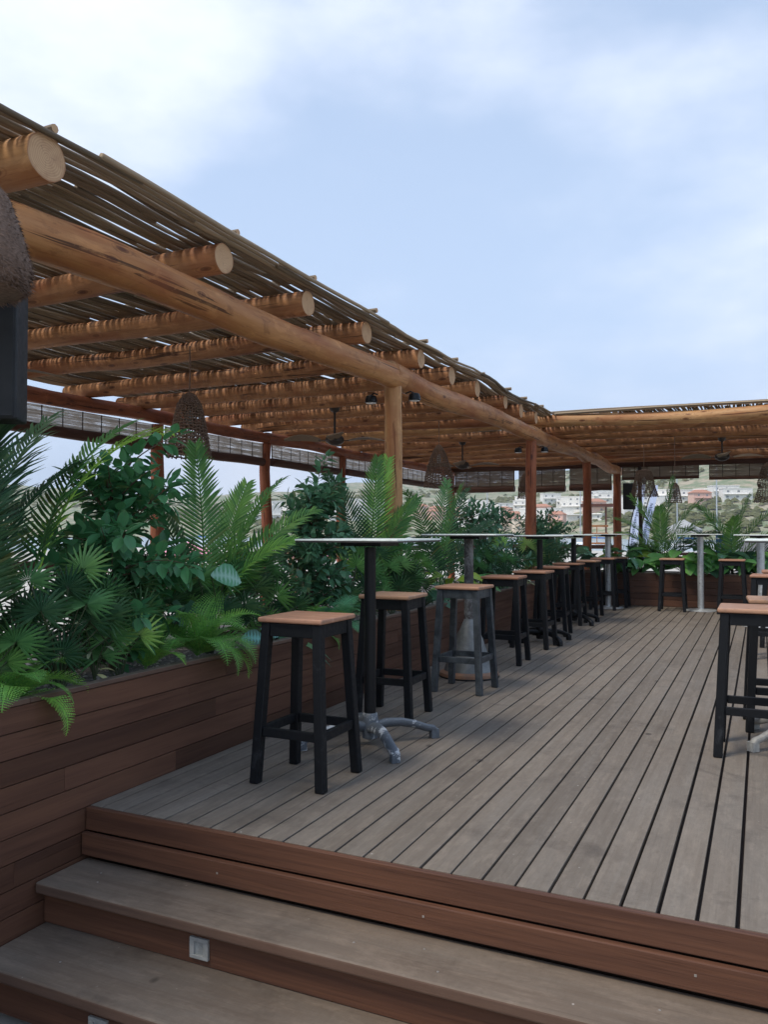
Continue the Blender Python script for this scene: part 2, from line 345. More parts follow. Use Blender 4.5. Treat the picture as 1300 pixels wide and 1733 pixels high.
painted('twig_brown', (.12, .075, .05), (.2, .14, .1), .7)

# ------------------------------------------------------------------ ground, water, hills
def slab(name, x0, x1, y0, y1, z0, z1, mat, label_kind='structure'):
    b = MB(); b.box(x0, x1, y0, y1, z0, z1, 'y', (0, 0, 0)); return b.build(name, mat, kind=label_kind)
slab('quay_ground', -60, 60, -60, 75, -2.9, -.62, M['quay_concrete'])
m = NM('water_mat'); p = m.pos()
wv = m.noise(m.mapped(p, (.25, .6, 1)), 1, 4, .6)
m.set(Base_Color=(.30, .38, .44, 1), Roughness=.18); m.bump(wv, .5, .4); M['water'] = m.m
b = MB(); b.add([(-2600, -2600, -2.2), (2600, -2600, -2.2), (2600, 2600, -2.2), (-2600, 2600, -2.2)], [(0, 1, 2, 3)]); b.build('water', m.m, kind='structure')
m = NM('hill_mat'); p = m.pos()
a = m.noise(p, .018, 6, .62); bb = m.noise(p, .11, 5, .7); c = m.noise(p, .5, 3, .6)
col = m.mix(m.mr(a, .38, .6), (.42, .35, .25), (.30, .29, .19))
col = m.mix(m.mr(bb, .42, .54, 0, .85), col, (.13, .19, .09)); col = m.mix(m.mr(c, .5, .7, 0, .4), col, (.45, .40, .32))
m.set(Base_Color=col, Roughness=.95); M['hill'] = m.m
def hill_h(x, y):
    r = math.hypot(x, y); az = math.degrees(math.atan2(x, y))      # az 0 = +Y, view centre is -25
    crest = 52 + 40 * max(0, min(1, (az + 28) / 26)) + 14 * mn.noise(V((az * .06, 3, 0)))
    r0 = 470 - 130 * max(0, min(1, (az + 20) / 14))
    t = max(0, min(1, (r - r0) / 620)); t = t ** .85
    h = crest * t * (1 + .38 * mn.noise(V((x * .0045, y * .0045, 1))) + .12 * mn.noise(V((x * .018, y * .018, 5))))
    return h - 3.5 if t <= 0 else h - 1.5
b = MB(); NA, NR = 240, 40; vs = []; fs = []
for i in range(NA):
    az = 2 * pi * i / NA
    for j in range(NR):
        r = 200 + 1500 * (j / (NR - 1)) ** 1.2; x, y = r * sin(az), r * cos(az); vs.append((x, y, hill_h(x, y)))
fs = [(i * NR + j, ((i + 1) % NA) * NR + j, ((i + 1) % NA) * NR + j + 1, i * NR + j + 1) for i in range(NA) for j in range(NR - 1)]
b.add(vs, fs); b.build('hills', M['hill'], smooth=True, kind='structure')
# scrub on the slopes
leafmat('scrub', (.08, .115, .065), (.14, .18, .10), rough=.9)
b = MB(); R = random.Random(3)
for k in range(15000):
    az = rad(R.uniform(-58, 10)); r = R.uniform(300, 980); x, y = r * sin(az), r * cos(az)
    if mn.noise(V((x * .012, y * .012, 9))) < -.12 + .25 * R.random(): continue
    h = hill_h(x, y); s = R.uniform(.8, 2.6)
    if h < 0: continue
    vs = []; n = 7
    vs.append((x, y, h + s * R.uniform(.8, 1.2)))
    for q, (rr, zz) in enumerate(((.75, .7), (1.1, .15))):
        for j in range(n):
            a2 = 2 * pi * j / n + q * .4; k2 = rr * R.uniform(.7, 1.2) * s; vs.append((x + cos(a2) * k2, y + sin(a2) * k2, h + s * zz * R.uniform(.7, 1.15)))
    fs = [(0, 1 + j, 1 + (j + 1) % n) for j in range(n)] + [(1 + j, 8 + j, 8 + (j + 1) % n, 1 + (j + 1) % n) for j in range(n)]
    b.add(vs, fs)
b.build('hillside_scrub', M['scrub'], kind='stuff')['label'] = 'dry scrub and bushes scattered over the hills across the water'

# houses across the harbour
def make_house(name, wmat, wx, wy, fl, label, roof='flat'):
    t = empty(name, label=label, cat='house', group='houses on the far shore')
    H = fl * 3.0
    b = MB(); b.box(-wx / 2, wx / 2, -wy / 2, wy / 2, -6, H); b.build('wall', wmat, t)
    b = MB()
    if roof == 'flat':
        b.box(-wx / 2 - .2, wx / 2 + .2, -wy / 2 - .2, wy / 2 + .2, H + .02, H + .45); b.build('parapet', wmat, t)
    else:
        e = .6; b.add([(-wx / 2 - e, -wy / 2 - e, H), (wx / 2 + e, -wy / 2 - e, H), (wx / 2 + e, wy / 2 + e, H), (-wx / 2 - e, wy / 2 + e, H), (-wx / 4, 0, H + 2), (wx / 4, 0, H + 2)],
                      [(0, 1, 5, 4), (1, 2, 5), (2, 3, 4, 5), (3, 0, 4), (3, 2, 1, 0)]); b.build('roof', M['roof_tile'], t)
    nwin = max(2, int(wx / 3.4)); RW = random.Random(len(label))
    for f in range(fl):
        for k in range(nwin):
            cx = -wx / 2 + (k + .5) * wx / nwin + RW.uniform(-.3, .3)
            if RW.random() < .22: continue
            b = MB(); b.box(cx - .45, cx + .45, -wy / 2 - .04, -wy / 2 + .1, f * 3 + 1.0, f * 3 + 2.1); b.build('window', M['window_dark'], t)
    b = MB(); b.box(-wx / 2 + .3, wx / 2 - .3, -wy / 2 - 1.3, -wy / 2 - .05, 2.8, 3.0); b.build('balcony', wmat, t)
    return t
protos = [make_house('white_house', M['house_white'], 11, 8, 2, 'two-storey white flat-roofed house on the shore across the harbour'),
          make_house('apartment_block', M['house_white'], 17, 9, 3, 'wide three-storey white apartment block on the far shore'),
          make_house('cream_house', M['house_cream'], 10, 8, 2, 'cream house with flat roof on the far slope'),
          make_house('pink_house', M['house_pink'], 9, 8, 2, 'salmon coloured house with tiled roof on the far slope', 'hip'),
          make_house('small_villa', M['house_white'], 8, 7, 1, 'small single-storey white villa on the far slope')]
spots = []; R = random.Random(21)
while len(spots) < 72:
    az = R.choice([R.uniform(-20, -8), R.uniform(-12, 0), R.uniform(-9, -1), R.uniform(-34, -14)])
    r = R.uniform(420, 640) if az > -20 else R.uniform(540, 700)
    x, y = r * sin(rad(az)), r * cos(rad(az)); h = hill_h(x, y)
    if h < 0 or h > 20 * R.random() ** 1.3 + 2: continue
    if any(math.hypot(x - a[0], y - a[1]) < 14 for a in spots): continue
    spots.append((x, y, h, rad(-az) + R.uniform(-.5, .5)))
used = set()
for i, (x, y, h, rz) in enumerate(spots):
    k = R.choice([0, 0, 1, 1, 2, 3, 4, 0, 1]); o = protos[k]
    if k in used: o = copy_tree(o)
    used.add(k); o.location = (x, y, h + .3); o.rotation_euler.z = rz; o.scale = (.8 + .5 * R.random(), .8, .75 + .25 * R.random())
# sailing boats moored in front of them
def make_boat():
    t = empty('sailing_boat', label='white sailing boat with bare mast moored in the harbour', cat='boat', group='sailing boats moored in the harbour')
    b = MB(); secs = []
    for i in range(9):
        u = i / 8; y = -5 + 10 * u; wd = 1.55 * (1 - max(0, u - .45) ** 1.7 * 2.6) * (.85 + .15 * min(1, u * 4)); wd = max(.05, wd)
        secs.append([(-wd, y, .95 + .25 * u), (-wd * .75, y, .1), (0, y, -.35), (wd * .75, y, .1), (wd, y, .95 + .25 * u)])
    vs = [p for s_ in secs for p in s_]
    fs = [(i * 5 + j, i * 5 + j + 1, (i + 1) * 5 + j + 1, (i + 1) * 5 + j) for i in range(8) for j in range(4)] + [(i * 5 + 4, i * 5, (i + 1) * 5, (i + 1) * 5 + 4) for i in range(8)] + [(4, 3, 2, 1, 0)]
    b.add(vs, fs); b.build('hull', M['hull_white'], t, smooth='angle')
    b = MB(); b.box(-.8, .8, -1.8, 1.6, 1.0, 1.5); b.build('cabin', M['hull_white'], t, bevel=.15)
    b = MB(); b.tube([(0, 1, 1), (0, 1, 12)], .09, 8); b.build('mast', M['silver_metal'], t)
    b = MB(); b.tube([(0, .9, 2.3), (0, -3.2, 2.2)], .12, 8); b.build('boom', M['cloth_blue'], t)
    return t
boat = make_boat()
for i, (az, r, rz) in enumerate([(-7.5, 118, .4), (-4.8, 132, .9), (-11, 140, 1.4), (-2.6, 112, .2), (-17.5, 150, 1.0), (-38, 170, 1.2)]):
    o = boat if i == 0 else copy_tree(boat); o.location = (r * sin(rad(az)), r * cos(rad(az)), -2.2); o.rotation_euler.z = rz

# ------------------------------------------------------------------ deck, seating floor, steps
PITCHB = .1115
R = random.Random(5)
b = MB(); x = -.076 - 23 * PITCHB; k = 0
while x < 3.2:
    x0, x1 = x + .0035 + R.uniform(0, .002), x + PITCHB - .0035 - R.uniform(0, .002)
    if x > -.45 and x < .25: x0 += .002; x1 -= .002
    if x0 < -2.6: x0 = -2.592
    y = 2.615
    while y < 13.12:
        L = R.uniform(2.2, 4.2); y2 = min(13.12, y + L)
        if 13.12 - y2 < .6: y2 = 13.12
        dz = R.uniform(-.0008, .0008); dx = R.uniform(-.0012, .0012)
        b.box(x0 + dx, x1 + dx, y, y2 - .0022, -.024, dz, 'y'); y = y2
    x += PITCHB
deck = b.build('deck', M['deck_wood'], kind='structure', bevel=.0018, seg=2)
slab('deck_substructure', -2.59, 3.25, 2.66, 13.1, -.5, -.032, M['dark_pole'])
slab('seating_floor', -8.2, 8, -4, 19.6, -.3, -.51 + .0, M['seating_floor']) if False else None
b = MB(); b.box(-7.6, -3.22, -3.5, 19.4, -.55, -.02, 'y'); b.box(-3.22, 7.5, 13.9, 19.4, -.55, -.02, 'y'); b.build('seating_floor', M['seating_floor'], kind='structure')
b = MB(); y0 = 1.2
for k in range(30):
    b.box(-2.59, 3.2, 2.0 - k * .112 - .104, 2.0 - k * .112, -.60, -.565 + random.uniform(-.0006, .0006), 'x')
b.build('lower_floor', M['deck_wood'], kind='structure', bevel=.002)

st = empty('wooden_steps', (-.0, 2.4, -.56), label='weathered wooden steps with reddish risers leading up to the deck', cat='steps')
st_i = lambda *a: None
def child_box(name, mat, parent, boxes, axis, bevel=.004, seg=2, off=None):
    b = MB(); L = parent.location if parent else V((0, 0, 0))
    for (x0, x1, y0, y1, z0, z1) in boxes: b.box(x0 - L.x, x1 - L.x, y0 - L.y, y1 - L.y, z0 - L.z, z1 - L.z, axis)
    return b.build(name, mat, parent, bevel=bevel, seg=seg)
child_box('fascia_board', M['fascia_wood'], st, [(-2.592, 3.2, 2.588, 2.6135, -.094, -.0015)], 'x', .003)
child_box('fascia_board', M['fascia_wood'], st, [(-2.592, 3.2, 2.565, 2.592, -.19, -.1)], 'x', .004)
child_box('tread', M['step_wood'], st, [(-2.592, 3.2, 2.325, 2.60, -.255, -.212)], 'x', .009, 3)
child_box('riser', M['fascia_wood'], st, [(-2.592, 3.2, 2.372, 2.398, -.383, -.258)], 'x', .002)
child_box('tread', M['step_wood'], st, [(-2.592, 3.2, 2.045, 2.392, -.43, -.386)], 'x', .009, 3)
child_box('riser', M['fascia_wood'], st, [(-2.592, 3.2, 2.085, 2.11, -.562, -.433)], 'x', .002)
# square step lights set in the risers
for (lx, ly, lz) in ((-1.828, 2.372, -.3215), (-2.02, 2.085, -.497)):
    b = MB(); L = st.location
    x0, x1, z0, z1, yf = lx - .040, lx + .040, lz - .037, lz + .037, ly - .012
    for q in ((x0, x1, z0, z0 + .014), (x0, x1, z1 - .014, z1), (x0, x0 + .02, z0 + .014, z1 - .014), (x1 - .02, x1, z0 + .014, z1 - .014)):
        b.box(q[0] - L.x, q[1] - L.x, yf - L.y, ly + .0 - L.y, q[2] - L.z, q[3] - L.z)
    fr = b.build('step_light', M['white_plastic'], st, bevel=.002)
    b = MB(); b.box(x0 + .02 - L.x, x1 - .02 - L.x, ly - .004 - L.y, ly + .001 - L.y, z0 + .014 - L.z, z1 - .014 - L.z); b.build('lens', M['lens_grey'], fr)
b = MB(); L = st.location
for (sx, sy, sz) in ((-1.25, 2.44, -.212), (-1.02, 2.50, -.212), (-.93, 2.39, -.212), (-2.42, 2.50, -.212), (-2.37, 2.43, -.212), (-2.3, 2.18, -.386), (-1.2, 2.2, -.386), (-.28, 2.47, -.212), (-.22, 2.40, -.212)):
    b.lathe([(.0042, 0), (.0042, .0009), (.002, .0014)], (sx - L.x, sy - L.y, sz - L.z), 10)
for (sx, sz) in ((-.19, -.14), (-1.9, -.145), (-1.05, -.14), (.5, -.14)):
    b.bar((sx - L.x, 2.5635 - L.y, sz - L.z), (sx - L.x, 2.567 - L.y, sz - L.z), .007, .007)
b.build('screw_heads', M['steel_screw'], st)

# ------------------------------------------------------------------ planters
def planter(name, label, x0, x1, y0, y1, zb, zt, faces):
    t = empty(name, ((x0 + x1) / 2, (y0 + y1) / 2, zb), label=label, cat='planter'); L = t.location
    R = random.Random(len(label)); b = MB(); h = .0985; tk = .022
    def run(a0, a1, fn, off):
        z = zt - .022; row = 0
        while z > zb:
            z0 = max(zb, z - h); a = a0 - R.uniform(0, 1.2)
            while a < a1:
                a2 = a + R.uniform(1.3, 2.6); s0, s1 = max(a, a0), min(a2, a1)
                if s1 - s0 > .02: fn(s0 + .0008, s1 - .0008, z0 + .002, z - .002)
                a = a2
            z -= h; row += 1
    run(y0, y1, lambda a, c, z0, z1: b.box(x1 - tk - L.x, x1 - L.x + R.uniform(-.0012, .0012), a - L.y, c - L.y, z0 - L.z, z1 - L.z, 'y'), 0) if 'E' in faces else None
    run(y0, y1, lambda a, c, z0, z1: b.box(x0 - L.x, x0 + tk - L.x, a - L.y, c - L.y, z0 - L.z, z1 - L.z, 'y'), 0) if 'W' in faces else None
    run(x0, x1, lambda a, c, z0, z1: b.box(a - L.x, c - L.x, y0 - L.y + R.uniform(-.0012, .0012), y0 + tk - L.y, z0 - L.z, z1 - L.z, 'x'), 0) if 'S' in faces else None
    run(x0, x1, lambda a, c, z0, z1: b.box(a - L.x, c - L.x, y1 - tk - L.y, y1 - L.y, z0 - L.z, z1 - L.z, 'x'), 0) if 'N' in faces else None
    b.build('plank_wall', M['red_wood'], t, bevel=.003)
    b = MB(); i0, i1 = x0 + .045, x1 - .045; j0, j1 = y0 + .045, y1 - .045
    if y1 - y0 > x1 - x0:
        for q0, q1 in ((x1 - .045, x1 + .004), (x0 - .004, x0 + .045)):
            y = y0
            while y < y1: b.box(q0 - L.x, q1 - L.x, y - L.y, min(y1, y + 2.4) - .002 - L.y, zt - .021 - L.z, zt - L.z, 'y'); y += 2.4
    else:
        for q0, q1 in ((y0 - .004, y0 + .045), (y1 - .045, y1 + .004)): b.box(x0 - L.x, x1 - L.x, q0 - L.y, q1 - L.y, zt - .021 - L.z, zt - L.z, 'x')
    b.build('top_rail', M['step_wood'], t, bevel=.003)
    b = MB(); b.box(x0 + tk + .001 - L.x, x1 - tk - .001 - L.x, y0 + tk + .001 - L.y, y1 - tk - .001 - L.y, zb + .1 - L.z, zt - .045 - L.z)
    s_ = b.build('soil', M['soil'], t); s_['kind'] = 'stuff'
    b = MB(); R2 = random.Random(4)
    ylim = min(y1, 9) if y1 - y0 > 2 * (x1 - x0) else y1
    for k in range(1500):
        px, py = R2.uniform(x0 + .05, x1 - .05), R2.uniform(max(y0, 1.8), ylim); r = R2.uniform(.006, .014)
        if not (y0 + .04 < py < y1 - .04): continue
        vs = [(px - L.x + r * a * R2.uniform(.7, 1.2), py - L.y + r * c * R2.uniform(.7, 1.2), zt - .045 - L.z + r * (.3 + .6 * z)) for a, c, z in ((1, 0, 0), (0, 1, 0), (-1, 0, 0), (0, -1, 0), (0, 0, 1))]
        b.add(vs, [(0, 1, 4), (1, 2, 4), (2, 3, 4), (3, 0, 4)])
    s_ = b.build('pebbles', M['quay_concrete'], t); s_['kind'] = 'stuff'
    return t
planter('long_planter', 'long reddish plank planter running along the left side of the deck', -3.2, -2.6, -2.5, 13.12, -.6, .51, 'EW')
planter('cross_planter', 'reddish plank planter closing the far end of the deck', -3.2, 6.5, 13.13, 13.75, -.55, .515, 'SN')

# ------------------------------------------------------------------ pergola
BX, BZ = -2.94, 2.535
RAF = [-.7, .35, 1.42, 2.51, 3.87, 4.88, 5.80, 6.89, 7.76, 8.62, 9.69, 10.46, 11.2, 11.85, 12.8, 13.75, 14.7, 15.6, 16.5, 17.5, 18.5]
pg = empty('pergola', (-4.9, 8, 0), label='log pergola roofed with reeds around the left and far sides of the deck', cat='pergola')
PL = pg.location
def lp(p): return (p[0] - PL.x, p[1] - PL.y, p[2] - PL.z)
def log(name, a, b_, r0, r1, mat, parent=pg, wob=.07, crook=.02, seg=26, n=20, seed=None, endcap=True):
    seed = seed if seed is not None else random.random() * 50
    a, b_ = V(lp(a)) if parent is pg else V(a), V(lp(b_)) if parent is pg else V(b_)
    d = b_ - a; x = d.normalized().orthogonal().normalized(); y = d.normalized().cross(x)
    L = d.length; seg = max(4, int(L * 5)) if seg == 26 else seg
    pts = []; rs = []
    for i in range(seg + 1):
        u = i / seg; env = min(1, u * 6, (1 - u) * 6)
        pts.append(a + d * u + x * crook * env * mn.noise(V((u * L * .5, seed, 0))) * 2 + y * crook * env * mn.noise(V((u * L * .5, seed, 9))) * 2)
        rs.append((r0 + (r1 - r0) * u) * (1 + .06 * mn.noise(V((u * L * 1.1, seed, 4)))))
    m = MB(); m.tube(pts, rs, n, True, wob, seed)
    o = m.build(name, mat, parent, smooth='angle')
    o.data.materials.append(M['log_end'])
    for f in list(o.data.polygons)[-2:]: f.material_index = 1
    return o
# main and outer beams (jointed over posts)
MBY = [-1.2, 6.49, 11.22, 15.22, 18.95]
for i in range(4):
    log('beam', (BX, MBY[i] + (.0 if i == 0 else -.10), BZ - (.10 if i == 0 else 0)), (BX + .01, MBY[i + 1] + .10, BZ - .02), .110 if i == 0 else .112, .104 if i == 0 else .098, M['orange_log'], crook=.035, wob=.10)
for i, (y, r) in enumerate(((2.30, .085), (6.49, .080), (11.22, .078), (15.22, .08), (18.67, .09))):
    log('post', (BX, y, -.3 if y < 13 else -.05), (BX, y, BZ - .095), r * 1.05, r * .95, M['honey_log'] if i < 2 else M['red_log'], crook=.02, wob=.09)
OX = -6.9
for i, y in enumerate((3.0, 5.5, 8.03, 10.5, 12.97, 15.3, 18.7)):
    log('post', (OX, y, -.05), (OX, y, 2.50), .09, .08, M['red_log'], crook=.03)
log('beam', (OX, -1.2, 2.585), (OX, 10.6, 2.585), .09, .08, M['red_log']); log('beam', (OX, 10.5, 2.585), (OX, 18.95, 2.585), .09, .08, M['red_log'])
log('beam', (OX, 18.7, 2.67), (BX, 18.7, 2.66), .085, .08, M['dark_beam']); log('beam', (BX, 18.72, 2.66), (6.6, 18.7, 2.66), .085, .08, M['dark_beam'])
for xx in (-2.45, .9, 4.2): log('post', (xx, 18.7, -.05), (xx, 18.7, 2.60), .042 if xx < 0 else .08, .042 if xx < 0 else .08, M['dark_pole'] if xx < 0 else M['red_log'])
for xx in (1.6, 5.9): log('post', (xx, 13.0 if xx > 3 else 14.2, -.05), (xx, 13.0 if xx > 3 else 14.2, 2.62), .08, .08, M['red_log'])
for i, y in enumerate(RAF):
    tip = BX + (.10 if y < 3 else .085) + random.uniform(-.02, .02)
    zc = 2.748 + random.uniform(-.008, .008); rr = .102 if y < 3 else (.10 if y == 11.85 else random.uniform(.084, .092))
    x1 = tip if y < 11.5 else 6.4
    if y == 2.51: tip += .08; zc += .02; x1 = tip
    log('rafter', (-7.3 + random.uniform(-.1, .1), y, zc), (x1, y, zc), rr * .9, rr if y < 11.5 else rr * .95, M['honey_log'] if y < 3.4 or y == 11.85 else M['amber_log'], crook=.022 if x1 < 0 else .03, wob=.07)
# reeds laid across the rafters, denser or looser in streaks
def reeds(name, x0, x1, y0, y1, seed):
    R = random.Random(seed); m = MB(); x = x0
    while x < x1:
        r = R.uniform(.0125, .0195); y = y0 - R.uniform(0, 1.6); first = True
        while y < y1:
            L = R.uniform(1.8, 3.4); ya, yb = max(y, y0 + R.uniform(-.04, .04)), min(y + L, y1 + R.uniform(-.04, .04))
            if yb - ya > .25:
                n = max(3, int((yb - ya) / .24)); ph = R.random() * 60; r_ = r * R.uniform(.75, 1.1); dz = R.uniform(0, .018); dx = R.uniform(-.006, .006)
                sag = R.uniform(.0, .012)
                pts = [];
                for i in range(n + 1):
                    yy = ya + (yb - ya) * i / n
                    pts.append(lp((x + dx + .026 * mn.noise(V((yy * 1.3, ph, 0))) + .042 * mn.noise(V((yy * .55, x * 2.2, 5))),
                                   yy, 2.852 + dz + .012 * mn.noise(V((yy * 1.4, ph, 3))) - sag * abs(sin(yy * 3.1)) + .045 * mn.noise(V((yy * .75, x * .5, 8))))))
                rs = [r_ * (1 - .25 * i / n) * (1 + .12 * mn.noise(V((i * 1.3, ph, 1)))) for i in range(n + 1)]
                m.tube(pts, rs, 6, True, 0, 0)
            y = y + L - R.uniform(.1, .3)
        x += r * 1.76 + R.uniform(-.003, .0100)
    return m.build(name, M['reed'], pg, smooth=True)
reeds('reed_mat', -7.35, BX + .19, -1.0, 18.9, 1)
reeds('reed_mat', BX + .21, 6.5, 11.86, 18.9, 2)
log('edge_reed', (BX + .2, 11.80, 2.872), (6.4, 11.79, 2.88), .024, .027, M['reed'], crook=.02, n=8, wob=.05)
for i, y in enumerate(RAF):
    dy = random.uniform(-.06, .04); x1 = BX + .165 + random.uniform(-.03, .03) if y < 11.5 else 6.4
    log('batten', (-7.3, y + dy, 2.905), (x1, y + dy, 2.905), .017, .02, M['reed'], crook=.01, n=8, wob=.03, seg=24)

# hanging bamboo blinds between the outer posts, half rolled up
def blind(a, b_, ztop, zbot, label, roll=.055, mat='bamboo_blind'):
    a, b_ = V(a), V(b_); d = (b_ - a); L = d.length; u = d.normalized(); nrm_ = V((-u.y, u.x, 0))
    t = empty('bamboo_blind', ((a.x + b_.x) / 2, (a.y + b_.y) / 2, zbot), math.atan2(u.y, u.x), label=label, cat='blind', group='bamboo blinds hung under the outer beams')
    b = MB(); b.box(-L / 2, L / 2, -.004, .004, 0, ztop - zbot, 'x'); b.build('slat_sheet', M[mat], t)
    n = int(L / .26)
    for i in range(n + 1):
        b = MB(); x = -L / 2 + .008 + (L - .016) * i / n; b.box(x - .006, x + .006, -.009, -.0045, .0, ztop - zbot, 'z'); b.build('cord', M['dark_pole'], t)
    b = MB(); b.tube([(-L / 2, 0, -roll * .8), (-L / 4, 0, -roll * .85), (0, 0, -roll * .95), (L / 4, 0, -roll * .8), (L / 2, 0, -roll * .85)], roll, 14, True, .05); b.build('roll', M['dark_beam'], t, smooth='angle')
YO = [.4, 3.0, 5.5, 8.03, 10.5, 12.97, 15.3, 18.7]
nm = ['first', 'second', 'third', 'fourth', 'fifth', 'sixth', 'seventh']
for i in range(7):
    blind((OX + .02, YO[i] + .12, 0), (OX + .02, YO[i + 1] - .12, 0), 2.49, 2.26 + .012 * ((i * 7) % 3), 'half-rolled bamboo blind on the left outer beam, %s bay from the front' % nm[i], .062)
for i, (xa, xb, zb_) in enumerate(((-6.8, -5.3, 2.22), (-5.2, -4.1, 2.20), (-4.0, -3.06, 2.21), (-2.83, -1.22, 2.35), (-1.02, .82, 2.31), (1.0, 2.9, 2.33))):
    blind((xa, 18.68, 0), (xb, 18.68, 0), 2.62, zb_, 'half-rolled bamboo blind on the far beam, %s from the corner' % nm[i], .075 if i < 3 else .032, 'brown_blind')
# rails between outer posts
rl = empty('terrace_railing', (OX, 9, 0), label='dark wooden railing between the outer posts', cat='railing')
for i in range(1, 7):
    b = MB(); b.bar((0, YO[i] + .09 - 9, .80), (0, YO[i + 1] - .09 - 9, .80), .05, .09); b.bar((0, YO[i] + .09 - 9, .25), (0, YO[i + 1] - .09 - 9, .25), .04, .06); b.build('rail', M['rail_wood'], rl)
b = MB(); b.bar((.09, 18.75 - 9, .8), (3.87, 18.75 - 9, .8), .05, .09); b.build('rail', M['rail_wood'], rl)

# ------------------------------------------------------------------ lamps, fans, speakers, spots
def wicker_shell(m, prof, nst, rings, r, n=26):
    """woven bell: vertical canes + horizontal rings following a profile [(radius,z)...]"""
    def P(u, a):
        k = u * (len(prof) - 1); i = min(int(k), len(prof) - 2); f = k - i
        rr = prof[i][0] * (1 - f) + prof[i + 1][0] * f; z = prof[i][1] * (1 - f) + prof[i + 1][1] * f
        return V((cos(a) * rr, sin(a) * rr, z))
    for k in range(nst):
        a = 2 * pi * k / nst
        m.tube([P(i / 12, a + .05 * sin(i * 2.1 + k)) * (1 + .012 * (-1) ** (i + k)) for i in range(13)], r, 4, False)
    for j in range(rings):
        u = (j + .5) / rings; ph = (j % 2) * pi
        pts = []
        for i in range(n * 2 + 1):
            a = pi * i / n; p = P(min(1, u + .008 * sin(i * 1.7 + j)), a); s_ = 1 + .035 * sin(a * nst / 2 + ph); pts.append(V((p.x * s_, p.y * s_, p.z)))
        m.tube(pts, r * 1.25, 4, False)
BELL = [(.02, .52), (.05, .50), (.095, .43), (.115, .34), (.135, .24), (.155, .12), (.175, 0)]
def lamp(loc, sc, label, ztop=2.66, prof=BELL, mat='wicker_brown', nst=26, rings=24, r=.0045, fringe=False):
    t = empty('wicker_lamp', loc, label=label, cat='pendant lamp', group='woven bell lamps hanging from the pergola'); 
    m = MB(); wicker_shell(m, [(a * sc, z * sc) for a, z in prof], nst, rings, r); m.build('shade', M[mat], t, smooth=True)
    m = MB(); top = prof[0][1] * sc; m.tube([(0, 0, top - .01), (.003, .002, (top + ztop - loc[2]) / 2), (0, 0, ztop - loc[2])], .006, 6); m.build('cord', M['wicker_brown'], t)
    m = MB(); m.lathe([(.012, top - .12), (.03, top - .16), (.034, top - .2), (.02, top - .24), (.004, top - .25)], (0, 0, 0), 12); m.build('bulb', M['lens_grey'], t, smooth=True)
lamp((-4.2, 5.27, 1.75), 1.0, 'brown woven bell lamp hanging above the leafy ficus', r=.006)
lamp((-3.98, 10.3, 1.75), 1.1, 'tall cone-shaped woven lamp seen right of the pale front post', prof=[(.02, .52), (.06, .47), (.10, .38), (.135, .27), (.165, .15), (.185, 0)])
lamp((-4.1, 15.3, 1.78), 1.0, 'dim woven lamp just right of the second reddish post')
lamp((-1.82, 14.4, 1.74), 1.15, 'wide woven lamp with open lattice rim beside the far black speaker', prof=[(.03, .40), (.10, .385), (.125, .3), (.145, .2), (.17, .1), (.205, 0)])
lamp((-1.25, 13.6, 1.60), .62, 'small dark bell lamp with loose weave over the far planter', rings=16, nst=16)
lamp((.12, 14.6, 1.62), 1.25, 'large two-tier woven lamp at the right edge of the far terrace', prof=[(.03, .52), (.09, .47), (.12, .36), (.15, .25), (.135, .2), (.165, .1), (.19, 0)])
# big shaggy lamp close to the camera
t = empty('wicker_lamp', (-2.60, 1.985, 2.03), label='large shaggy woven lamp hanging in front of the nearest log post', cat='pendant lamp', group='woven bell lamps hanging from the pergola')
pr = [(.03, .43), (.10, .41), (.165, .34), (.21, .22), (.245, .10), (.24, .03), (.21, 0)]
m = MB(); m.lathe([(r * .93, z) for r, z in pr], n=40); m.build('lining', M['wicker_brown'], t, smooth=True)
m = MB(); R = random.Random(9)
for k in range(5200):
    a = R.uniform(0, 2 * pi); u = R.random() ** .8; kk = u * 6; i = min(5, int(kk)); f = kk - i
    r = pr[i][0] * (1 - f) + pr[i + 1][0] * f; z = pr[i][1] * (1 - f) + pr[i + 1][1] * f
    p = V((cos(a) * r * .93, sin(a) * r * .93, z)); o_ = V((cos(a), sin(a), 0)); tdir = (V((-sin(a), cos(a), 0)) * R.uniform(-1, 1) + o_ * .5 + V((0, 0, -R.uniform(.1, .9)))).normalized()
    L = R.uniform(.012, .03) * (1.3 if z < .08 else 1); s_ = tdir.cross(o_).normalized() * .0022
    m.add([p - s_, p + s_, p + tdir * L], [(0, 1, 2)])
m.build('shade', M['wicker_brown'], t)
m = MB(); m.tube([(0, 0, .40), (0, 0, .66)], .008, 6); m.build('cord', M['wicker_brown'], t)

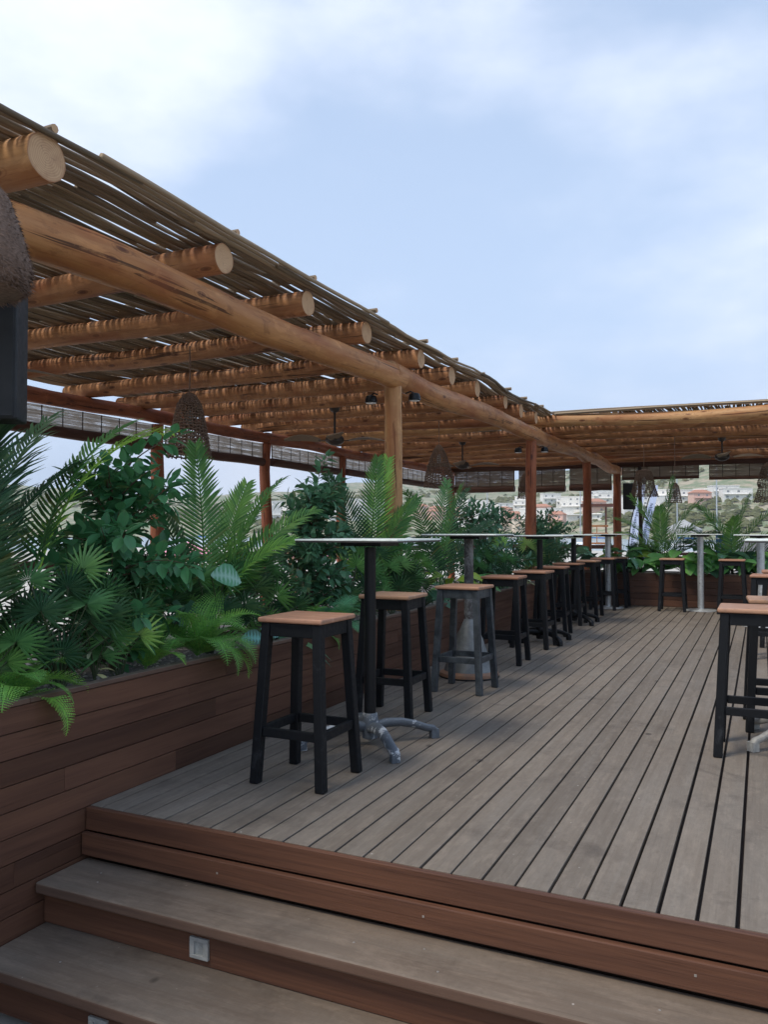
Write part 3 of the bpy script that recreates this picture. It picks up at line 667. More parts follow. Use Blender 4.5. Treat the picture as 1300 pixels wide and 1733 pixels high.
def fan(loc, rz, label, R_=.62, tilt=.06, ztop=2.68):
    t = empty('ceiling_fan', loc, rz, label=label, cat='ceiling fan', group='palm-blade ceiling fans under the reeds')
    m = MB(); dz = ztop - loc[2]
    m.lathe([(.02, dz), (.065, dz - .002), (.05, dz - .05), (.014, dz - .07), (.014, .075), (.04, .07), (.10, .05), (.115, .02), (.11, -.02), (.06, -.05), (.03, -.06)]); m.build('motor', M['fan_dark'], t, smooth='angle')
    for k in range(4):
        a = 2 * pi * k / 4; m = MB(); vs = []; fs = []; n = 9
        for s_ in (.004, -.004):
            for i in range(n):
                u = i / (n - 1); r = .17 + (R_ - .17) * u; wd = .028 + .075 * sin(pi * min(1, u * .93 + .07)) ** .8
                zz = .0 + .03 * sin(u * pi) + s_
                for sg in (-1, 1):
                    p = V((r, sg * wd, zz + sg * wd * .25)); vs.append((p.x * cos(a) - p.y * sin(a), p.x * sin(a) + p.y * cos(a), p.z))
        for i in range(n - 1):
            fs.append((2 * i, 2 * i + 2, 2 * i + 3, 2 * i + 1)); fs.append((2 * n + 2 * i, 2 * n + 2 * i + 1, 2 * n + 2 * i + 3, 2 * n + 2 * i + 2))
            fs.append((2 * i, 2 * n + 2 * i, 2 * n + 2 * i + 2, 2 * i + 2)); fs.append((2 * i + 1, 2 * i + 3, 2 * n + 2 * i + 3, 2 * n + 2 * i + 1))
        fs.append((0, 1, 2 * n + 1, 2 * n)); fs.append((2 * n - 2, 4 * n - 2, 4 * n - 1, 2 * n - 1))
        m.add(vs, fs); o = m.build('blade', M['fan_blade_palm'], t, smooth='angle')
        m = MB(); m.bar((.09 * cos(a), .09 * sin(a), .0), (.2 * cos(a), .2 * sin(a), .0), .03, .008); m.build('bracket', M['fan_dark'], o)
fan((-4.75, 8.75, 2.27), .5, 'ceiling fan above the tall leafy shrub left of the pale post')
fan((-4.61, 13.04, 2.27), .2, 'ceiling fan right of the cone-shaped woven lamp')
fan((-.58, 14.29, 2.36), .1, 'ceiling fan under the far roof at the right')
fan((-4.9, 3.75, 2.27), 1.12, 'nearest ceiling fan, one broad blade showing beside the near speaker', R_=.72)

def speaker(name, loc, rz, sx, sy, sz, label):
    t = empty(name, loc, rz, label=label, cat='loudspeaker')
    m = MB(); m.box(-sx / 2, sx / 2, -sy / 2, sy / 2, 0, sz); m.build('cabinet', M['speaker_plastic'], t, bevel=.012, seg=3)
    m = MB(); m.box(-sx / 2 + .012, sx / 2 - .012, -sy / 2 - .006, -sy / 2 - .001, .012, sz - .012); m.build('grille', M['speaker_plastic'], t, bevel=.002)
    m = MB(); m.bar((0, sy / 2 - .01, sz * .5), (0, sy / 2 + .1, sz * .5), .05, .05); m.build('bracket', M['black_metal'], t)
speaker('loudspeaker', (-2.85, 2.35, 1.61), rad(35), .18, .18, .57, 'near dark loudspeaker hanging below the shaggy lamp at the left edge')
speaker('loudspeaker', (-2.58, 18.0, 1.62), rad(5), .25, .24, .56, 'black loudspeaker beside the corner post at the far end')
def spot(loc, rz, label):
    t = empty('spotlight', loc, rz, label=label, cat='spotlight', group='small black spotlights on the posts')
    m = MB(); m.lathe([(.022, .055), (.05, .045), (.062, .01), (.064, -.02), (.058, -.024)], n=18); m.build('housing', M['black_metal'], t, smooth='angle')
    m = MB(); m.lathe([(.054, -.0255), (.054, -.029)], n=18); m.build('lens', M['lens_grey'], t)
    t.scale = (.85, .85, .85)
    m = MB(); m.tube([(0, 0, .05), (-.04, 0, .07), (-.095, 0, .05)], .008, 6); m.build('arm', M['black_metal'], t)
spot((-2.78, 6.60, 2.335), .35, 'black spotlight on the right of the pale post top'); spot((-3.09, 6.36, 2.30), pi - .4, 'black spotlight on the left of the pale post top')
spot((-2.78, 11.34, 2.30), .35, 'black spotlight on the right of the second post top'); spot((-3.09, 11.08, 2.28), pi - .4, 'black spotlight on the left of the second post top')

# ------------------------------------------------------------------ bar stools
def make_stool():
    t = empty('bar_stool', group='black bar stools with wooden seats', cat='bar stool', label='x')
    m = MB(); m.box(-.170, .170, -.170, .170, .737, .761, 'x'); m.build('seat', M['seat_wood'], t, bevel=.009, seg=3)
    a, c = .134, .173
    for sx in (-1, 1):
        for sy in (-1, 1):
            p0, p1 = V((sx * c, sy * c, .0)), V((sx * a, sy * a, .735)); z = (p1 - p0); q = MB(); h = .0225
            vs = [(p.x + dx * h, p.y + dy * h, p.z) for p in (p0, p1) for dx in (-1, 1) for dy in (-1, 1)]
            q.add(vs, [(0, 2, 3, 1), (4, 5, 7, 6), (0, 1, 5, 4), (2, 6, 7, 3), (0, 4, 6, 2), (1, 3, 7, 5)]); q.build('leg', M['black_paint'], t, bevel=.005, seg=2)
    for z, hgt, tk, nm_ in ((.704, .062, .02, 'apron'), (.235, .042, .022, 'footrest')):
        k = c + (a - c) * z / .724
        for ang in range(4):
            q = MB(); Mx = Matrix.Rotation(ang * pi / 2, 4, 'Z')
            off = k + (.0 if nm_ == 'footrest' else .006)
            q.box(-(k - .0225), k - .0225, off - tk / 2, off + tk / 2, z - hgt / 2, z + hgt / 2, 'x'); q.v = [tuple(Mx @ V(p)) for p in q.v]
            q.build(nm_, M['black_paint'], t, bevel=.003)
    return t
stool = make_stool()
ST = [(-1.955, 3.335, .0, 'nearest bar stool on the left, standing by the step edge'),
      (-2.125, 4.70, .03, 'black bar stool just behind the nearest square table'),
      (-1.985, 5.66, -.02, 'faded blue-grey bar stool in front of the flared metal column'),
      (-2.085, 7.0, .04, 'fourth bar stool along the planter, right of the flared column table'),
      (-2.09, 8.05, -.03, 'fifth bar stool along the planter, at the black column table'),
      (-2.15, 9.1, .05, 'sixth bar stool along the planter, just behind a black column'),
      (-2.2, 10.2, 0, 'seventh bar stool along the planter row'),
      (-2.18, 11.2, -.04, 'eighth bar stool along the planter row'),
      (-2.14, 12.32, .03, 'bar stool in front of the far left silver table column'),
      (-2.05, 12.86, .02, 'last bar stool of the left row, against the far planter corner'),
      (-.045, 4.70, .0, 'nearest bar stool on the right edge of the deck'),
      (.085, 5.34, .06, 'bar stool directly behind the nearest right-hand stool'),
      (.07, 8.2, -.05, 'bar stool midway back at the right edge'),
      (.16, 9.1, 0, 'bar stool at the right edge behind the midway one'),
      (-1.19, 12.5, .02, 'bar stool standing left of the silver table at the far planter'),
      (-.385, 12.4, -.03, 'bar stool standing right of the silver table at the far planter')]
for i, (x, y, rz, lb) in enumerate(ST):
    o = stool if i == 0 else copy_tree(stool); o.location = (x, y, .0015); o.rotation_euler.z = rz; o['label'] = lb
    if i == 2:
        for ch in kids(o):
            if ch.name.startswith(('leg', 'apron', 'footrest')):
                ch.data = ch.data.copy(); ch.data.materials[0] = M['faded_paint']

# ------------------------------------------------------------------ bar tables
def table_top(t, z, a=.3, rz=0):
    m = MB(); m.box(-a, a, -a, a, z, z + .009); m.build('tabletop', M['white_laminate'], t, bevel=.002)
    m = MB(); m.box(-a + .003, a - .003, -a + .003, a - .003, z - .008, z - .0005); m.build('underside', M['laminate_edge'], t)
    m = MB(); m.box(-.12, .12, -.12, .12, z - .03, z - .0085); m.build('mounting_plate', M['black_metal'], t, bevel=.003)
def arm_base(t, hub_mat, arm_mat, R_=.385, rot=pi / 4, col_r=.032, col_mat='black_metal', H_=1.07):
    m = MB(); m.lathe([(col_r, .13), (col_r, H_)], n=24); m.build('column', M[col_mat], t, smooth='angle')
    m = MB(); m.lathe([(.03, .03), (.042, .035), (.048, .13), (.04, .165), (.034, .17)], n=20); m.build('hub', M[hub_mat], t, smooth='angle')
    for k in range(4):
        a = rot + k * pi / 2; d = V((cos(a), sin(a), 0)); m = MB()
        pts = [d * r + V((0, 0, z)) for r, z in ((.03, .095), (.10, .108), (.18, .105), (.26, .088), (.33, .062), (R_ - .012, .052), (R_, .04), (R_ + .002, .002))]
        m.tube(pts, [.036, .034, .031, .028, .027, .027, .026, .024], 12, True, .03, k, .72); m.bar(d * (R_ - .004) + V((0, 0, .052)), d * (R_ - .004) + V((0, 0, .001)), .044, .044, d); m.build('foot_arm', M[arm_mat], t, smooth='angle', bevel=.004)
t = empty('bar_table', (-1.95, 4.0, .001), 0.0, label='nearest square white bar table with black column and chipped grey star base', cat='bar table', group='tall bar tables')
table_top(t, 1.107); arm_base(t, 'chipped_metal', 'chipped_metal', .385, pi / 4)
t = empty('bar_table', (-2.14, 6.2, .001), .05, label='bar table on a scuffed column with flared metal cone and rusty disc foot', cat='bar table', group='tall bar tables')
table_top(t, 1.125)
m = MB(); m.lathe([(.038, .44), (.038, 1.10)], n=24); m.build('column', M['scuffed_column'], t, smooth='angle')
m = MB(); m.lathe([(.205, .03), (.195, .07), (.165, .15), (.13, .24), (.112, .30), (.075, .37), (.044, .44), (.040, .455)], n=32); m.build('flared_cone', M['galvanised'], t, smooth='angle')
m = MB(); m.lathe([(.235, .0), (.238, .012), (.232, .035), (.2, .05)], n=40); m.build('foot_disc', M['rusty_disc'], t, smooth='angle')
m = MB(); m.lathe([(.241, .001), (.243, .006), (.241, .011)], n=40); m.build('foot_ring', M['black_metal'], t, smooth='angle')
for (x, y, lb) in ((-2.12, 8.42, 'bar table on black column between fourth and sixth stools of the row'), (-2.16, 10.3, 'second black-column bar table, farther back along the planter')):
    t = empty('bar_table', (x, y, .001), .04, label=lb, cat='bar table', group='tall bar tables'); table_top(t, 1.105); arm_base(t, 'black_metal', 'black_metal', .36, pi / 4)
def disc_table(x, y, lb, mat='silver_metal', cr=.045):
    t = empty('bar_table', (x, y, .001), .02, label=lb, cat='bar table', group='tall bar tables'); table_top(t, 1.105)
    m = MB(); m.lathe([(cr, .02), (cr, 1.08)], n=24); m.build('column', M[mat], t, smooth='angle')
    m = MB(); m.lathe([(.225, .0), (.225, .008), (.21, .018), (.06, .026), (cr, .03)], n=40); m.build('foot_disc', M[mat], t, smooth='angle')
disc_table(-2.12, 12.58, 'silver-column bar table in the far left corner of the deck')
disc_table(-.82, 12.68, 'silver-column bar table with round foot at the far planter')
disc_table(-.02, 10.9, 'bar table on the far right whose top ends at the picture edge')
t = empty('bar_table', (.215, 4.98, .001), 0, label='bar table at the right edge standing on pale grey star feet', cat='bar table', group='tall bar tables'); table_top(t, 1.105)
arm_base(t, 'grey_base_paint', 'grey_base_paint', .385, pi / 4, .035, 'grey_base_paint')

# ------------------------------------------------------------------ plants
def leaf(m, p, d, up, L, W, fold=.25, curl=.25, prof=((0, .12), (.25, .85), (.5, 1), (.78, .6), (1, .02)), n=None, seedw=0):
    """one folded leaf blade from p along d"""
    d = d.normalized(); s_ = d.cross(up); s_ = s_.normalized() if s_.length > 1e-4 else V((1, 0, 0)); nrm_ = s_.cross(d)
    vs = []; uv = []; q = p.copy(); dd = d.copy(); pu = 0
    for i, (u, wd) in enumerate(prof):
        q = q + dd * L * (u - pu); 
        if i: dd = (dd - nrm_ * curl * (u - pu)).normalized()
        pu = u
        w_ = W * .5 * wd
        vs += [q - s_ * w_ + nrm_ * fold * w_, q, q + s_ * w_ + nrm_ * fold * w_]; uv += [(-wd, u, 0), (0, u, 0), (wd, u, 0)]
    fs = []
    for i in range(len(prof) - 1):
        a = 3 * i; fs += [(a, a + 1, a + 4, a + 3), (a + 1, a + 2, a + 5, a + 4)]
    m.add(vs, fs, None, uv)
UP = V((0, 0, 1))
def path(base, az, el0, L, droop, n=14, side=0):
    """arching path: starts at elevation el0, bends down by droop radians over its length"""
    pts = [V(base)]; dirs = []
    for i in range(n):
        u = (i + .5) / n; el = el0 - droop * u ** 1.4; a = az + side * u
        d = V((cos(a) * cos(el), sin(a) * cos(el), sin(el))); dirs.append(d); pts.append(pts[-1] + d * L / n)
    dirs.append(dirs[-1]); return pts, dirs
def palm_frond(parent, base, az, el, L, droop, mat, nl=44, ll=.26, lw=.018, side=0, R=random, start=.22, vee=.35):
    pts, dirs = path(base, az, el, L, droop, 18, side); m = MB()
    m.tube(pts, [.0065 * (1 - .8 * i / 18) + .0012 for i in range(19)], 5, False)
    roll = R.uniform(-.5, .5)
    for i in range(nl):
        u = start + (1 - start) * i / (nl - 1); k = u * 18; j = min(17, int(k)); f = k - j; p = pts[j].lerp(pts[j + 1], f); t_ = dirs[j]
        s_ = t_.cross(UP); s_ = s_.normalized() if s_.length > 1e-3 else V((1, 0, 0)); n_ = s_.cross(t_); s_ = (s_ * cos(roll) + n_ * sin(roll)).normalized(); n_ = s_.cross(t_)
        fw = .35 + 1.1 * u ** 1.5; ln = ll * (sin(pi * (.18 + .74 * u)) ** .7) * R.uniform(.88, 1.1)
        for sg in (-1, 1):
            d = (s_ * sg * 1.0 + t_ * fw + n_ * vee * R.uniform(.6, 1.3)).normalized()
            leaf(m, p, d, n_, ln, lw * R.uniform(.8, 1.15), .35, .7 * R.uniform(.4, 1.4), ((0, .45), (.3, 1), (.7, .72), (1, .03)))
    return m.build('frond', M[mat], parent, smooth=False)
def palm(loc, label, fr, mat='palm_leaf', name='palm_plant', trunk=.12, seed=1, cat='palm', **kw):
    t = empty(name, loc, label=label, cat=cat, group='artificial plants in the planters'); R = random.Random(seed)
    m = MB(); m.tube([(0, 0, -.05), (0, 0, trunk)], [.022, .018], 8, True, .1); m.build('stem', M['plant_stem'], t, smooth=True)
    for f in fr:
        az, el, L, dr = f[:4]; mt = f[4] if len(f) > 4 else mat
        palm_frond(t, V((cos(rad(az)) * .015, sin(rad(az)) * .015, trunk * R.uniform(.6, 1))), rad(az), rad(el), L, rad(dr), mt, R=R, side=R.uniform(-.25, .25), **kw)
    return t
def fan_leaf(m, c, n_, up, r, ns=20, spread=pi * 1.55, R=random, depth=.42):
    """palmate leaf: pleated segments joined near the hub"""
    n_ = n_.normalized(); x = (up - n_ * up.dot(n_)).normalized(); y = n_.cross(x)
    def P(a, rr, h): return c + (x * cos(a) + y * sin(a)) * rr + n_ * h
    da = spread / ns; 
    for i in range(ns):
        a = -spread / 2 + (i + .5) * da; L = r * (.86 + .14 * cos(a * .55)) * R.uniform(.93, 1.04); jn = r * depth; dz = -r * .10 * R.uniform(.2, 1.8)
        h0, h1 = .012 * r / .15, 0
        wd = da * .52
        vs = [P(a, .004, 0), P(a - da / 2, jn, h1), P(a, jn, h0), P(a + da / 2, jn, h1), P(a - wd * .36, L * .75, h1 + dz * .4), P(a, L * .75, h0 + dz * .4), P(a + wd * .36, L * .75, h1 + dz * .4), P(a, L, dz)]
        m.add(vs, [(0, 1, 2), (0, 2, 3), (1, 4, 5, 2), (2, 5, 6, 3), (4, 7, 5), (5, 7, 6)])
def fan_palm(loc, label, leaves, mat='fan_leaf', seed=1):
    t = empty('fan_palm', loc, label=label, cat='fan palm', group='artificial plants in the planters'); R = random.Random(seed)
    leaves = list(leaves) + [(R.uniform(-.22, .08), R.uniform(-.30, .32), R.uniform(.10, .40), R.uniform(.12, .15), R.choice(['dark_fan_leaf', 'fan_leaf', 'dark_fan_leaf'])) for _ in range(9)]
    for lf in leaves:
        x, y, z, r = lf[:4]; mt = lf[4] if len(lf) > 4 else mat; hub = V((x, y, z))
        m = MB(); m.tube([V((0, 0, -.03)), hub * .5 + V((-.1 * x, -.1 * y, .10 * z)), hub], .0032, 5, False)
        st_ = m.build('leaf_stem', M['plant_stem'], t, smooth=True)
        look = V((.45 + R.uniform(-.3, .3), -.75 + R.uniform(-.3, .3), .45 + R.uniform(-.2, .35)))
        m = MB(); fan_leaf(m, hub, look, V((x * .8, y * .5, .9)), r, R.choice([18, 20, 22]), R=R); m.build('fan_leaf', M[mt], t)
    return t
def fern_frond(parent, base, az, el, L, droop, mat, R=random, ll=.085):
    pts, dirs = path(base, az, el, L, droop, 16, R.uniform(-.3, .3)); m = MB(); m.tube(pts, .0018, 4, False); N = 30; roll = R.uniform(-.4, .4)
    for i in range(N):
        u = .1 + .9 * i / (N - 1); k = u * 16; j = min(15, int(k)); p = pts[j].lerp(pts[j + 1], k - j); t_ = dirs[j]
        s_ = t_.cross(UP); s_ = s_.normalized() if s_.length > 1e-2 else V((cos(az + 1.57), sin(az + 1.57), 0)); n_ = s_.cross(t_); s_ = (s_ * cos(roll) + n_ * sin(roll)); n_ = s_.cross(t_)
        ln = ll * sin(pi * (.12 + .86 * u)) ** .8 * R.uniform(.9, 1.08)
        for sg in (-1, 1):
            d = (s_ * sg + t_ * .35 + n_ * .15).normalized(); sd = d.cross(n_).normalized(); K = 6; vs = []; fs = []
            for q in range(K):        # toothed pinna
                v0 = q / K; w_ = .011 * (1 - v0) ** .6 * (ln / .08); c0 = p + d * ln * v0; c1 = p + d * ln * (v0 + 1 / K)
                b0 = len(vs); vs += [c0, c0 + sd * w_ + d * ln * .1 - n_ * .002, c1, c0 - sd * w_ + d * ln * .1 - n_ * .002]; fs += [(b0, b0 + 1, b0 + 2, b0 + 3)]
            m.add(vs, fs)
    return m.build('frond', M[mat], parent)
def fern(loc, label, fr, mat='fern_leaf', seed=1, ll=.085):
    t = empty('fern_plant', loc, label=label, cat='fern', group='artificial plants in the planters'); R = random.Random(seed)
    for (az, el, L, dr) in fr: fern_frond(t, V((0, 0, 0)), rad(az), rad(el), L, rad(dr), mat, R, ll)
    return t
def shrub(loc, label, H_, W_, mat, seed, nb=26, lpb=26, LL=.075, LW=.04, extra=(), low=.15, name='leafy_shrub', top=1.0):
    t = empty(name, loc, label=label, cat='shrub', group='artificial plants in the planters'); R = random.Random(seed)
    mw = MB(); ml = MB(); trunk = []
    for i in range(9): trunk.append(V((.02 * sin(i * .9 + seed), .02 * cos(i * 1.3 + seed), H_ * .82 * i / 8)))
    mw.tube(trunk, [.016 - .0012 * i for i in range(9)], 7, True, .1)
    brs = []
    for k in range(nb):
        u = low + (1 - low) * (k + R.random()) / nb; p = trunk[min(8, int(u * 8))]; az = k * 2.4 + R.uniform(-.4, .4); prof = sin(pi * min(1, .12 + .80 * u)) ** .7
        brs.append((p, az, rad(R.uniform(5, 50) + 28 * u), W_ * .5 * prof * R.uniform(.65, 1.15) + .05, R.uniform(.2, .9)))
    for e in extra: brs.append((trunk[min(8, int(e[0] * 8))], rad(e[1]), rad(e[2]), e[3], e[4]))
    for (p, az, el, L, dr) in brs:
        pts, dirs = path(p, az, el, L, dr, 8, R.uniform(-.4, .4)); mw.tube(pts, [.005 * (1 - .7 * i / 8) for i in range(9)], 4, False)
        n = max(5, int(lpb * L / (W_ * .5)))
        for i in range(n):
            v = .15 + .85 * i / n; k = v * 8; j = min(7, int(k)); q = pts[j].lerp(pts[j + 1], k - j); a = i * 2.4 + R.random()
            t_ = dirs[j]; s_ = t_.orthogonal().normalized(); s2 = t_.cross(s_); d = (t_ * .55 + s_ * cos(a) + s2 * sin(a) + V((0, 0, R.uniform(-.35, .15)))).normalized()
            q2 = q + d * R.uniform(.01, .03); leaf(ml, q2, d, (UP + V((R.uniform(-.5, .5), R.uniform(-.5, .5), 0))).normalized(), LL * R.uniform(.7, 1.25), LW * R.uniform(.8, 1.2), .3, .5 * R.random())
        leaf(ml, pts[-1], dirs[-1], UP, LL, LW)
    mw.build('branches', M['twig_brown'], t, smooth=True); ml.build('foliage', M[mat], t, smooth=True); return t
HEART = ((0, .35), (.06, .82), (.2, 1.0), (.42, .95), (.65, .68), (.85, .32), (1, .02))
OVAL = ((0, .08), (.15, .55), (.38, .95), (.6, 1), (.82, .6), (1, .02))
def broad(loc, label, leaves, mat, seed=1, name='broadleaf_plant', prof=OVAL, cat='foliage plant', face=None):
    """leaves: (azimuth, elevation, stem length, leaf length, width[, mat])"""
    t = empty(name, loc, label=label, cat=cat, group='artificial plants in the planters'); R = random.Random(seed)
    for lf in leaves:
        az, el, sl_, L, W = lf[:5]; mt = lf[5] if len(lf) > 5 else mat
        pts, dirs = path((0, 0, 0), rad(az), rad(el), sl_, .5, 6); m = MB(); m.tube(pts, .0035, 5, False); st_ = m.build('leaf_stem', M['plant_stem'], t, smooth=True)
        d = dirs[-1].copy(); 
        if face: d = V(face[0]) + V((R.uniform(-.2, .2), R.uniform(-.2, .2), R.uniform(-.2, .2))); upv = V(face[1])
        else: d = V((cos(rad(az)), sin(rad(az)), R.uniform(-.3, .5))); upv = UP + V((R.uniform(-.3, .6), R.uniform(-.8, .1), 0))
        m = MB(); leaf(m, pts[-1], d, upv.normalized(), L, W, .25, R.uniform(.5, 1.3), prof); m.build('leaf', M[mt], t, smooth=True)
    return t
def rosette(R, n, L, W, sl=(.05, .25), mats=None, el=(35, 85)):
    o = []
    for i in range(n):
        f = (i * 137.5 + R.uniform(-20, 20), R.uniform(*el), R.uniform(*sl), L * R.uniform(.7, 1.15), W * R.uniform(.8, 1.15))
        o.append(f + ((R.choice(mats),) if mats else ()))
    return o
SZ = .468
# --- left planter, front to back
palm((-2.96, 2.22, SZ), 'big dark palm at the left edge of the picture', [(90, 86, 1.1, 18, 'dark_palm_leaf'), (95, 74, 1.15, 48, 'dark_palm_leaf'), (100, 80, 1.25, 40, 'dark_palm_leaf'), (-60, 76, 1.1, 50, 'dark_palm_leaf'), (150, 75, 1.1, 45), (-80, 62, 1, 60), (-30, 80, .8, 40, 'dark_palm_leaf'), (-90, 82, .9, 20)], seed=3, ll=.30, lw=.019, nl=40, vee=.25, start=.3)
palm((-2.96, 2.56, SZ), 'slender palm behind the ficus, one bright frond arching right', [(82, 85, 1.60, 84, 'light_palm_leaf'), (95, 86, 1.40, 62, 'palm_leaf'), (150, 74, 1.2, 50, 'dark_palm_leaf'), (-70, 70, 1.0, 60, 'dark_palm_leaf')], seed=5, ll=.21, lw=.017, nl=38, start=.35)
shrub((-2.93, 3.10, SZ), 'glossy ficus bush with long loose twigs near the left side', 1.14, .74, 'ficus_leaf', 11, 46, 30, .085, .052, extra=[(1, 60, 48, .44, .5), (.9, 50, 30, .36, .5), (.55, -100, 12, .42, .2), (.7, -110, 25, .36, .5), (.42, -100, 5, .42, .1), (.6, 50, 10, .36, .3)], low=.10)
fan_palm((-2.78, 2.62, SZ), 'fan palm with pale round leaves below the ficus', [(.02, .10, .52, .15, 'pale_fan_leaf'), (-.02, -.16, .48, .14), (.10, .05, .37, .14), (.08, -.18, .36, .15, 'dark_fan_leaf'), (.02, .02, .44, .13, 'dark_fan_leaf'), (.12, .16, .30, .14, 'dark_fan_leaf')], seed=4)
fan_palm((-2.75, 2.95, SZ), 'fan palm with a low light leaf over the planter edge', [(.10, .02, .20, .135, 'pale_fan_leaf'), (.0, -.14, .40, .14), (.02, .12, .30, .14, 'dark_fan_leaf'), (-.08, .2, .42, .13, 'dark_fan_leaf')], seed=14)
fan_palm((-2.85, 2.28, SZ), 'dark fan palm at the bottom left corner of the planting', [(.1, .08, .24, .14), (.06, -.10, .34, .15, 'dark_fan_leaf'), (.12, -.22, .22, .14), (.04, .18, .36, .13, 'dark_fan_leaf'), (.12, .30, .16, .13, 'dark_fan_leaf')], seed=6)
fern((-2.76, 2.34, SZ), 'green fern hanging over the rail at the lower left', [(10, 50, .34, 120), (60, 45, .36, 110), (100, 40, .38, 90), (-40, 50, .36, 110), (80, 60, .34, 90), (-80, 45, .34, 90), (20, 30, .36, 140), (130, 50, .32, 80), (-20, 70, .3, 110)], seed=2)
fern((-2.73, 3.50, SZ + .03), 'bushy bright fern spilling over the planter edge left of the first stool', [(0, 45, .40, 150), (-30, 55, .42, 140), (30, 50, .42, 140), (70, 50, .42, 100), (-75, 50, .42, 100), (50, 68, .44, 90), (-60, 72, .44, 80), (90, 80, .42, 60), (-10, 72, .42, 110), (20, 30, .38, 130), (110, 50, .4, 90), (-110, 60, .38, 80), (-95, 40, .36, 90), (45, 35, .38, 120)], seed=8, ll=.095)
fern((-2.80, 3.18, SZ), 'small dense fern between the fan palm and the bushy fern', [(-70, 60, .32, 90), (0, 55, .3, 110), (60, 60, .34, 90), (-30, 75, .32, 80), (120, 60, .3, 80), (30, 80, .36, 60)], seed=18, ll=.08)
broad((-2.78, 2.82, SZ), 'pale grey-green succulent stalk by the planter edge', [(i * 50, 80, .04 + .02 * i, .075, .02) for i in range(14)], 'succulent_leaf', 3, 'succulent_plant', cat='succulent')
t = empty('monstera_plant', (-2.95, 3.42, SZ), label='monstera with one large split leaf behind the ferns', cat='monstera', group='artificial plants in the planters')
def monstera_leaf(t, c, r, look, mat='monstera_leaf'):
    m = MB(); m.tube([V((0, 0, 0)), V(c) * .5 + V((-.03, 0, .02)), V(c)], .004, 5, False); m.build('leaf_stem', M['plant_stem'], t, smooth=True)
    m = MB(); n_ = V(look).normalized(); y = (V((0, 0, 1)) - n_ * n_.z).normalized(); x = y.cross(n_); vs = [V(c)]; uv = [(0, 0, 0)]; N = 64
    for i in range(N + 1):
        a = -pi + 2 * pi * i / N; rr = r * (1 - .15 * abs(sin(a / 2)) + .25 * cos(a) * .3); rr *= (1 if abs(a) < 2.75 else .45)
        if abs(a) > .35 and i % 8 in (3, 4): rr *= .55
        vs.append(V(c) + x * sin(a) * rr + y * (cos(a) * -rr * 1.1 - .0) + n_ * (.1 * rr * abs(sin(a)))); uv.append((sin(a), cos(a), 0))
    m.add(vs, [(0, i + 1, i + 2) for i in range(N)], None, uv); m.build('leaf', M[mat], t)
monstera_leaf(t, (.05, .0, .46), .105, (.45, -.85, .2)); monstera_leaf(t, (.08, .14, .26), .09, (.5, -.6, .6), 'dark_broad_leaf'); monstera_leaf(t, (.0, -.14, .30), .09, (.3, -.8, .5), 'dark_broad_leaf')
palm((-2.98, 3.90, SZ), 'tall palm cluster left of the first table, fronds fanning upward', [(-100, 75, 1.02, 40, 'dark_palm_leaf'), (-60, 84, 1.10, 25), (80, 74, 1.15, 42), (70, 80, .95, 20), (60, 62, 1.0, 40, 'palm_leaf'), (75, 50, .95, 35, 'dark_palm_leaf'), (-80, 60, .85, 60, 'dark_palm_leaf'), (20, 66, .75, 50, 'light_palm_leaf'), (-90, 50, .8, 60, 'dark_palm_leaf'), (85, 63, .95, 55, 'light_palm_leaf'), (40, 75, .85, 20)], seed=12, ll=.2, lw=.019, nl=36)
t = broad((-2.78, 3.78, SZ), 'caladium with pale-veined heart leaves beside the palm cluster', [(-70, 78, .50, .19, .15), (70, 35, .30, .13, .09, 'teal_caladium_leaf'), (-20, 40, .22, .14, .10, 'teal_caladium_leaf')], 'caladium_leaf', 5, 'caladium_plant', OVAL, 'caladium', ((.75, .5, -.1), (.5, -.8, .75)))
fan_palm((-2.85, 3.78, SZ), 'fan palm cluster under the pale-veined heart leaf', [(.02, -.14, .42, .14), (.06, .04, .40, .15), (.04, .2, .46, .15), (.1, -.05, .24, .15, 'dark_fan_leaf'), (.1, .18, .26, .15, 'dark_fan_leaf'), (-.02, .34, .42, .14)], seed=7)
fan_palm((-2.85, 4.25, SZ), 'dark fan palm behind the first stool seat', [(.04, -.1, .34, .16, 'dark_fan_leaf'), (.08, .08, .28, .16), (.02, .05, .46, .15), (.0, .25, .36, .15, 'dark_fan_leaf'), (.1, .3, .2, .14, 'dark_fan_leaf'), (.1, -.2, .18, .15, 'dark_fan_leaf')], seed=17)
t = broad((-2.86, 4.48, SZ), 'spiky yucca with long sword leaves left of the first table column', [(i * 29 - 150, 25 + (i * 37) % 60, .03, .40, .042) for i in range(24)], 'laurel_leaf', 6, 'yucca_plant', ((0, .7), (.3, 1), (.7, .7), (1, .02)), 'yucca')
shrub((-2.97, 5.15, SZ), 'tall dense leafy shrub behind the first table', 1.18, .62, 'laurel_leaf', 21, 60, 32, .08, .042, extra=[(1, 80, 75, .3, .3), (.9, 50, 60, .3, .6)], low=.05)
fern((-2.74, 5.0, SZ), 'blue-green fern poking past the first table column', [(0, 35, .34, 120), (40, 50, .36, 100), (-60, 50, .36, 90), (80, 55, .38, 80), (-20, 65, .36, 90), (-90, 60, .34, 80), (60, 70, .36, 70)], 'blue_fern_leaf', 9)
fern((-2.78, 4.72, SZ), 'dull green fern behind the nearest stool', [(-60, 50, .34, 100), (-10, 55, .34, 110), (40, 60, .36, 90), (100, 60, .36, 80), (10, 78, .34, 60), (20, 25, .3, 120)], 'fern_leaf', 19)
